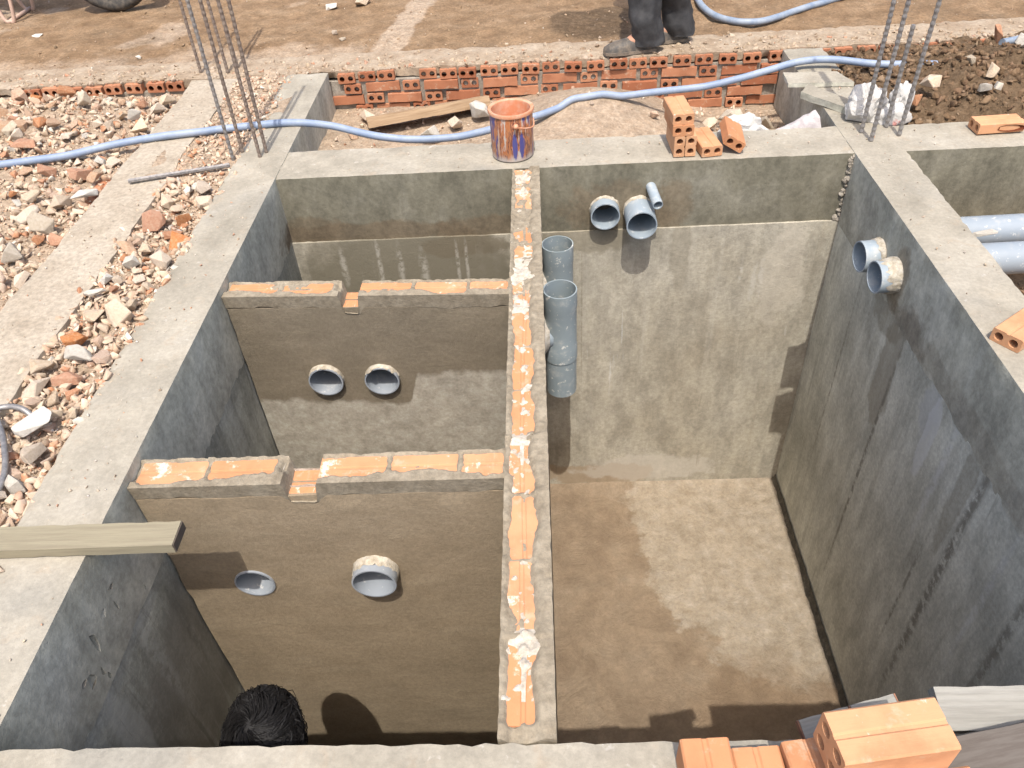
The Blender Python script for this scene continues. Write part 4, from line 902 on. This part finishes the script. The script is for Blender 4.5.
# ------------------------------------------------------------------ people
SKIN = mat_plain('skin', (.42, .22, .14), (.38, .19, .12), .55, .4, 30, .001); HAIRM = M('black_hair', .62, .3); HAIRM.col((.010, .009, .009)); HAIRM = HAIRM.m
CLOTHB = mat_plain('black_trousers', (.024, .024, .026), (.05, .049, .05), .7, .4, 14, .006); CLOTHG = mat_plain('grey_shirt', (.25, .26, .28), (.2, .21, .23), .85, .2, 18, .002)
SHOE = mat_plain('muddy_shoe', (.055, .05, .045), (.15, .12, .09), .6, .4, 26, .002); SOLE = mat_plain('shoe_sole', (.13, .11, .09), (.22, .18, .14), .8, .2, 40, .001)
def skin_body(name, joints, edges, mat, parent, root=0, sub=2):
    me = bpy.data.meshes.new(name); me.from_pydata([j[0] for j in joints], edges, []); o = bpy.data.objects.new(name, me); C.objects.link(o)
    md = o.modifiers.new('s', 'SKIN'); md.use_smooth_shade = True; sv = me.skin_vertices[0].data
    for i, j in enumerate(joints): sv[i].radius = (j[1], j[2] if len(j) > 2 else j[1]); sv[i].use_root = (i == root)
    o.modifiers.new('u', 'SUBSURF').levels = sub
    dg = bpy.context.evaluated_depsgraph_get(); m2 = bpy.data.meshes.new_from_object(o.evaluated_get(dg)); m2.name = name; bpy.data.objects.remove(o)
    m2.materials.clear(); return link(name, m2, mat, parent, True)
def loft(name, path, mat, parent, n=20, fold=.0, seed=0., cap=True):   # path: (centre, rx, ry) rings in the local XY plane
    vs = []; fs = []
    P = []
    for a, b in zip(path[:-1], path[1:]):
        for q in range(5):
            t = q/5; P.append((Vector(a[0]).lerp(Vector(b[0]), t), a[1]+(b[1]-a[1])*t, a[2]+(b[2]-a[2])*t))
    P.append((Vector(path[-1][0]), path[-1][1], path[-1][2]))
    for r, (c, rx, ry) in enumerate(P):
        for q in range(n):
            an = 2*PI*q/n; d = Vector((math.cos(an)*rx, math.sin(an)*ry, 0)); w = 1+fold*nz(c.x+d.x*4+seed, c.y+d.y*4, c.z*2.2, 5, 3)
            vs.append(c+d*w)
    for r in range(len(P)-1):
        for q in range(n): fs.append((r*n+q, r*n+(q+1) % n, (r+1)*n+(q+1) % n, (r+1)*n+q))
    if cap: fs.append(tuple(range(n))[::-1]); fs.append(tuple((len(P)-1)*n+q for q in range(n)))
    return mesh(name, vs, fs, mat, parent, True, 60)
def head_mesh(parent, loc, rot, hair='short'):
    """head with brow, nose, mouth, ears and strands of hair; faces -Y before rotation; loc = centre of the skull"""
    T = Matrix.Translation(loc) @ rot
    bm = bmesh.new(); bmesh.ops.create_uvsphere(bm, u_segments=36, v_segments=28, radius=1)
    for v in bm.verts:
        x, y, z = v.co; fx = .074*(1-.16*sm(-.1, -.9, z)); p = Vector((x*fx, y*.094, z*.112))
        if y < 0: p.y *= 1-.06*sm(.3, 1, abs(x))
        if z < -.35: p.y -= .012*sm(-.35, -.9, z)*(1 if y < .3 else .2); p.x *= 1-.15*sm(-.4, -1, z)
        nose = math.exp(-(x/.16)**2-((z+.18)/.2)**2)*(y < 0); p.y -= .024*nose
        p.y += .010*(math.exp(-((abs(x)-.38)/.17)**2-((z-.06)/.11)**2))*(y < 0); p.y -= .006*math.exp(-((z-.24)/.09)**2)*(y < -.4)
        p.y -= .006*math.exp(-(x/.3)**2-((z+.50)/.07)**2)*(y < 0); p.y += .005*math.exp(-(x/.3)**2-((z+.50)/.02)**2)*(y < 0)
        v.co = T @ p
    hd = frombm('head', bm, SKIN, parent, True)
    g = G()
    for s in (-1, 1): g.lathe([(0, -.006), (.012, -.005), (.016, 0), (.010, .004), (0, .003)], 12, T @ Matrix.Translation((s*.076, .012, -.012)) @ Matrix.Rotation(s*PI/2, 4, 'Y') @ Matrix.Diagonal((1.9, 1.1, 1, 1)))
    g.build('ears', SKIN, hd, True)
    g = G(); EY = mat_plain('eye', (.7, .68, .65), (.02, .015, .01), .2, .5, 40, 0)
    for s in (-1, 1): g.lathe([(0, -.009), (.008, -.005), (.010, 0), (.008, .005), (0, .009)], 12, T @ Matrix.Translation((s*.029, -.078, .006)))
    g.build('eyes', EY, hd, True)
    g = G(); r = random.Random(5)
    bm = bmesh.new(); bmesh.ops.create_uvsphere(bm, u_segments=28, v_segments=20, radius=1)
    for v in bm.verts:
        x, y, z = v.co; q = Vector((x*.092, y*.108+.004, z*.124+.004)); lo = -.1 if y > .1 else .48
        q *= (1 if z > lo else .80)*(1+.03*nz(x, y, z, 4, 2)); v.co = T @ q
    cap = frombm('hair', bm, HAIRM, hd, True)
    cr = Vector((.10, .42, .90)).normalized(); ctr = Vector((0, .004, .004))
    for i in range(6500):
        th = r.uniform(0, 2*PI); ph = r.uniform(0, 1.8 if math.sin(th) > -.1 else 1.0); d = Vector((math.sin(ph)*math.cos(th), math.sin(ph)*math.sin(th), math.cos(ph)))
        lock = Vector((nz(d.x, d.y, d.z, 5, 2), nz(d.x+5, d.y, d.z, 5, 2), nz(d.x, d.y+5, d.z, 5, 2))); L = r.uniform(.05, .10); hgt = 1.0+.03*r.random(); pts = []; wild = r.random() < .02
        for q in range(7):
            pts.append(T @ (ctr+Vector((d.x*.088, d.y*.106, d.z*.120))*(hgt+.13*math.sin(PI*min(1, q/5))*(.5+abs(lock.x)*2)+(.035*q*r.random() if wild else 0))))
            f_ = d-cr*d.dot(cr); f_ = f_.normalized() if f_.length > .02 else Vector((1, 0, 0)); f_ = (f_+d.cross(f_)*(.55+1.3*lock.x)+lock*.9+Vector((r.gauss(0, .10), r.gauss(0, .10), r.gauss(0, .10)))); f_ = (f_-d*f_.dot(d)).normalized()
            d = (d+f_*(L/7/.085)).normalized()
        g.tube(pts, [.0006, .0010, .0011, .0010, .0009, .0006, .0002], 3, False)
    g.build('hair_strands', HAIRM, hd)
    return hd
def hand_pts(w, dirv, up, curl=.5):
    """joints for palm, four unequal fingers and a thumb, from wrist w"""
    d = Vector(dirv).normalized(); u = Vector(up).normalized(); s = d.cross(u).normalized(); J = []; E = []
    def a(p, r): J.append((tuple(p), r, r*.8)); return len(J)-1
    w = Vector(w); wr = a(w, .022); pm = a(w+d*.045, .026); E.append((wr, pm))
    for k, (o, L) in enumerate(((-.030, .066), (-.010, .075), (.010, .070), (.029, .055))):
        b = a(w+d*.085+s*o, .0095); E.append((pm, b)); p = w+d*.085+s*o; q = b
        for m_ in range(2):
            dd = (d*math.cos(curl*(m_+.6))-u*math.sin(curl*(m_+.6))); p = p+dd*L*.5; q2 = a(p, .0082-.001*m_); E.append((q, q2)); q = q2
    t1 = a(w+d*.035-s*.034-u*.006, .0105); t2 = a(w+d*.066-s*.052-u*.014, .009); t3 = a(w+d*.092-s*.056-u*.020, .008); E += [(pm, t1), (t1, t2), (t2, t3)]
    return J, E
def person(label, hip, foot, chest, neck, headc, headrot, hands, elbows, trousers=CLOTHB, shoes=True, toe=(0, -1, 0)):
    e = empty('person', label, 'person', (0, 0, 0)); hip = Vector(hip); chest = Vector(chest); neck = Vector(neck); toe = Vector(toe).normalized(); side = Vector((-toe.y, toe.x, 0))
    J = [(tuple(hip), .115, .09), (tuple(hip.lerp(chest, .5)), .115, .085), (tuple(chest), .135, .095), (tuple(neck-Vector((0, 0, .03))), .06), (tuple(Vector(headc)-Vector((0, 0, .07))), .048)]; E = [(0, 1), (1, 2), (2, 3), (3, 4)]
    sh = []
    for s in (0, 1):
        sg = (-1, 1)[s]; p = chest+side*sg*.165+Vector((0, 0, .07)); J.append((tuple(p), .052)); i = len(J)-1; E.append((2, i)); J.append((tuple(elbows[s]), .040)); J.append((tuple(hands[s]), .027)); E += [(i, i+1), (i+1, i+2)]; sh.append((p, elbows[s], hands[s]))
        k_ = hip.lerp(Vector(foot[s]), .48)+toe*.03+side*sg*.02; J.append((tuple(hip+side*sg*.085-Vector((0, 0, .06))), .085)); J.append((tuple(k_), .056)); J.append((tuple(Vector(foot[s])+Vector((0, 0, .09))), .038)); i = len(J)-3; E += [(0, i), (i, i+1), (i+1, i+2)]
        hj, he = hand_pts(hands[s], Vector(hands[s])-Vector(elbows[s]), toe if s else -toe if False else toe); b = len(J); J += hj[1:]; 
        E += [((len(J)-len(hj[1:])-1+x if x else -1), (len(J)-len(hj[1:])-1+y if y else -1)) for x, y in []]
        wi = [q for q, j in enumerate(J) if j[0] == tuple(hands[s])][0]
        E += [((wi if x == 0 else b+x-1), (wi if y == 0 else b+y-1)) for x, y in he]
    skin_body('body', J, E, SKIN, e)
    T = [(tuple(hip), .125, .10), (tuple(hip.lerp(chest, .5)), .125, .095), (tuple(chest), .145, .105), (tuple(neck-Vector((0, 0, .05))), .066)]; TE = [(0, 1), (1, 2), (2, 3)]
    for p, el, h in sh: i = len(T); T.append((tuple(p), .062)); T.append((tuple(Vector(p).lerp(Vector(el), .75)), .056)); TE += [(2, i), (i, i+1)]
    skin_body('shirt', T, TE, CLOTHG, e)
    for s in (0, 1):
        f_ = Vector(foot[s]); sg = (-1, 1)[s]; h0 = hip+side*sg*.085; kn = hip.lerp(f_, .48)+toe*.035+side*sg*.02
        loft('trouser_leg', [(f_+Vector((0, 0, .035))-toe*.02, .082, .066), (f_+Vector((0, 0, .07))-toe*.015, .078, .066), (f_+Vector((0, 0, .16)), .075, .066), (f_.lerp(kn, .6), .082, .074), (kn, .085, .08), (h0.lerp(kn, .5), .098, .09), (h0+Vector((0, 0, .02)), .115, .11), (h0+Vector((0, 0, .12)), .11, .115)], trousers, e, 36, .42, s*3.)
        bmf = bmesh.new(); bmesh.ops.create_uvsphere(bmf, u_segments=16, v_segments=10, radius=1); [setattr(q, 'co', f_+toe*(.050+q.co.x*.055)+side*q.co.y*.033+Vector((0, 0, .052+q.co.z*.034-.3*.05*q.co.x))) for q in bmf.verts]; frombm('bare_instep', bmf, SKIN, e, True)
        if shoes:
            R_ = Matrix.Translation(f_) @ Matrix(((-toe.x, side.x, 0, 0), (-toe.y, side.y, 0, 0), (0, 0, 1, 0), (0, 0, 0, 1)))
            prof = [(-.205, .006, .003), (-.20, .030, .020), (-.17, .044, .038), (-.11, .049, .052), (-.05, .043, .066), (-.005, .036, .055), (.035, .036, .050), (.062, .028, .045), (.068, .006, .012)]
            vs = []; n = 14
            for x, w, h in prof:
                for q in range(n): an = 2*PI*q/n; vs.append(R_ @ Vector((x, w*math.cos(an), max(.012, .012+h*(math.sin(an) if math.sin(an) > 0 else 0)))))
            fs = [(r*n+q, r*n+(q+1) % n, (r+1)*n+(q+1) % n, (r+1)*n+q) for r in range(len(prof)-1) for q in range(n)]+[tuple(range(n)), tuple((len(prof)-1)*n+q for q in range(n))]
            so_ = mesh('shoe', vs, fs, SHOE, e, True, 60); bm = bmesh.new(); bm.from_mesh(so_.data); bmesh.ops.recalc_face_normals(bm, faces=bm.faces[:]); bm.to_mesh(so_.data); bm.free()
            g = G(); pl = [(x, w+.004) for x, w, h in prof]; ol = [(x, w) for x, w in pl]+[(x, -w) for x, w in pl[::-1]]; m_ = len(ol)
            g.add([R_ @ Vector((x, y, z)) for z in (0, .015) for x, y in ol], [tuple(range(m_))[::-1], tuple(range(m_, 2*m_))]+[(q, (q+1) % m_, m_+(q+1) % m_, m_+q) for q in range(m_)]); g.build('shoe_sole', SOLE, so_)
    head_mesh(e, headc, headrot)
    return e
zf = .002
person('person in black trousers and muddy slip-on shoes standing on the far brick wall', (1.70, 1.31, .87), [(1.615, 1.235, zf), (1.79, 1.36, zf)], (1.70, 1.31, 1.28), (1.69, 1.31, 1.46), (1.67, 1.31, 1.58), Matrix.Rotation(-PI/2, 4, 'Z'), [(1.60, 1.07, .86), (1.66, 1.55, .86)], [(1.68, 1.07, 1.1), (1.74, 1.55, 1.1)], toe=(-1, -.12, 0))
zf = -1.902
person('person with bushy black hair standing down in the front left chamber', (.335, -2.09, -1.10), [(.25, -2.05, zf), (.43, -2.05, zf)], (.335, -2.12, -.77), (.335, -2.08, -.625), (.335, -2.04, -.515), Matrix.Rotation(.12, 4, 'Z') @ Matrix.Rotation(-.30, 4, 'X') @ Matrix.Rotation(PI, 4, 'Z'), [(.11, -2.02, -1.25), (.57, -2.02, -1.25)], [(.10, -2.12, -1.02), (.57, -2.12, -1.02)], toe=(0, 1, 0))

# ------------------------------------------------------------------ parked motorbike at the top left (only its lowest parts reach the frame)
mb = empty('motorbike', 'parked motorbike at the top left, the bottom of its front wheel in view', 'motorbike', (-1.63, 2.50, -.012))
RUB = mat_plain('tyre_rubber', (.035, .034, .033), (.10, .085, .07), .85, .2, 30, .002); ALU = mat_plain('grey_rim', (.42, .45, .45), (.3, .31, .30), .4, .5, 20, .0, None, .6); PAINT = mat_plain('dark_red_paint', (.16, .02, .02), (.12, .02, .02), .35, .5, 10, 0); SEATM = mat_plain('seat_vinyl', (.03, .03, .03), (.05, .05, .05), .6, .3, 40, .001); FRM = mat_plain('pink_dusty_frame', (.52, .36, .28), (.40, .28, .22), .6, .4, 20, .001)
def torus(R, r, M_, n=40, m=10): 
    g = G(); g.add([M_ @ Vector(((R+r*math.cos(2*PI*j/m))*math.cos(2*PI*i/n), r*1.15*math.sin(2*PI*j/m), (R+r*math.cos(2*PI*j/m))*math.sin(2*PI*i/n))) for i in range(n) for j in range(m)], [(i*m+j, ((i+1) % n)*m+j, ((i+1) % n)*m+(j+1) % m, i*m+(j+1) % m) for i in range(n) for j in range(m)]); return g
for wx in (0., -1.24):
    Mw = Matrix.Translation((wx, 0, .285)); w_ = torus(.25, .036, Mw).build('tyre', RUB, mb, True)
    torus(.208, .016, Mw, 40, 8).build('rim', ALU, w_, True)
    g = G()
    for q in range(18): a = 2*PI*q/18; g.tube([Mw @ Vector((.02*math.cos(a), .02*(-1)**q, .02*math.sin(a))), Mw @ Vector((.205*math.cos(a+.2), 0, .205*math.sin(a+.2)))], .0018, 5)
    g.tube([Mw @ Vector((0, -.05, 0)), Mw @ Vector((0, .05, 0))], .03, 14); g.build('spokes', ALU, w_, True)
g = G(); 
for s in (-1, 1): g.tube([(0, s*.06, .285), (-.12, s*.06, .72)], .016, 10)
g.tube([(-.12, 0, .68), (-.17, 0, .92)], .022, 10); g.build('fork', ALU, mb, True)
g = G(); g.tube(spline([(-.10, -.30, .98), (-.16, -.16, 1.0), (-.16, 0, .95), (-.16, .16, 1.0), (-.10, .30, .98)], 6), .011, 8); g.build('handlebar', STEEL, mb, True)
loft('body_shell', [((-.55, 0, .30), .18, .09), ((-.55, 0, .42), .26, .12), ((-.62, 0, .55), .42, .11), ((-.66, 0, .68), .48, .10), ((-.68, 0, .74), .44, .08)], PAINT, mb, 20)
loft('seat', [((-.80, 0, .745), .36, .11), ((-.80, 0, .80), .35, .12), ((-.80, 0, .83), .31, .10)], SEATM, mb, 20)
g = G(); g.lathe([(0, 0), (.05, .01), (.07, .05), (.06, .09), (0, .1)], 16, Matrix.Translation((-.13, 0, .82)) @ Matrix.Rotation(PI/2, 4, 'Y')); g.build('headlight', ALU, mb, True)
g = G()
for s in (-1, 1): g.tube(spline([(-.60, s*.10, .26), (-.63, s*.13, .03), (-.66, s*.13, .008), (-.70, s*.13, .03), (-.74, s*.10, .22)], 6), .012, 8)
g.tube([(-.66, -.13, .012), (-.66, .13, .012)], .012, 8); g.tube([(-1.24, .06, .285), (-.5, .06, .34)], .02, 8); g.tube([(-1.24, -.06, .285), (-.5, -.06, .34)], .02, 8); g.build('stand', FRM, mb, True)
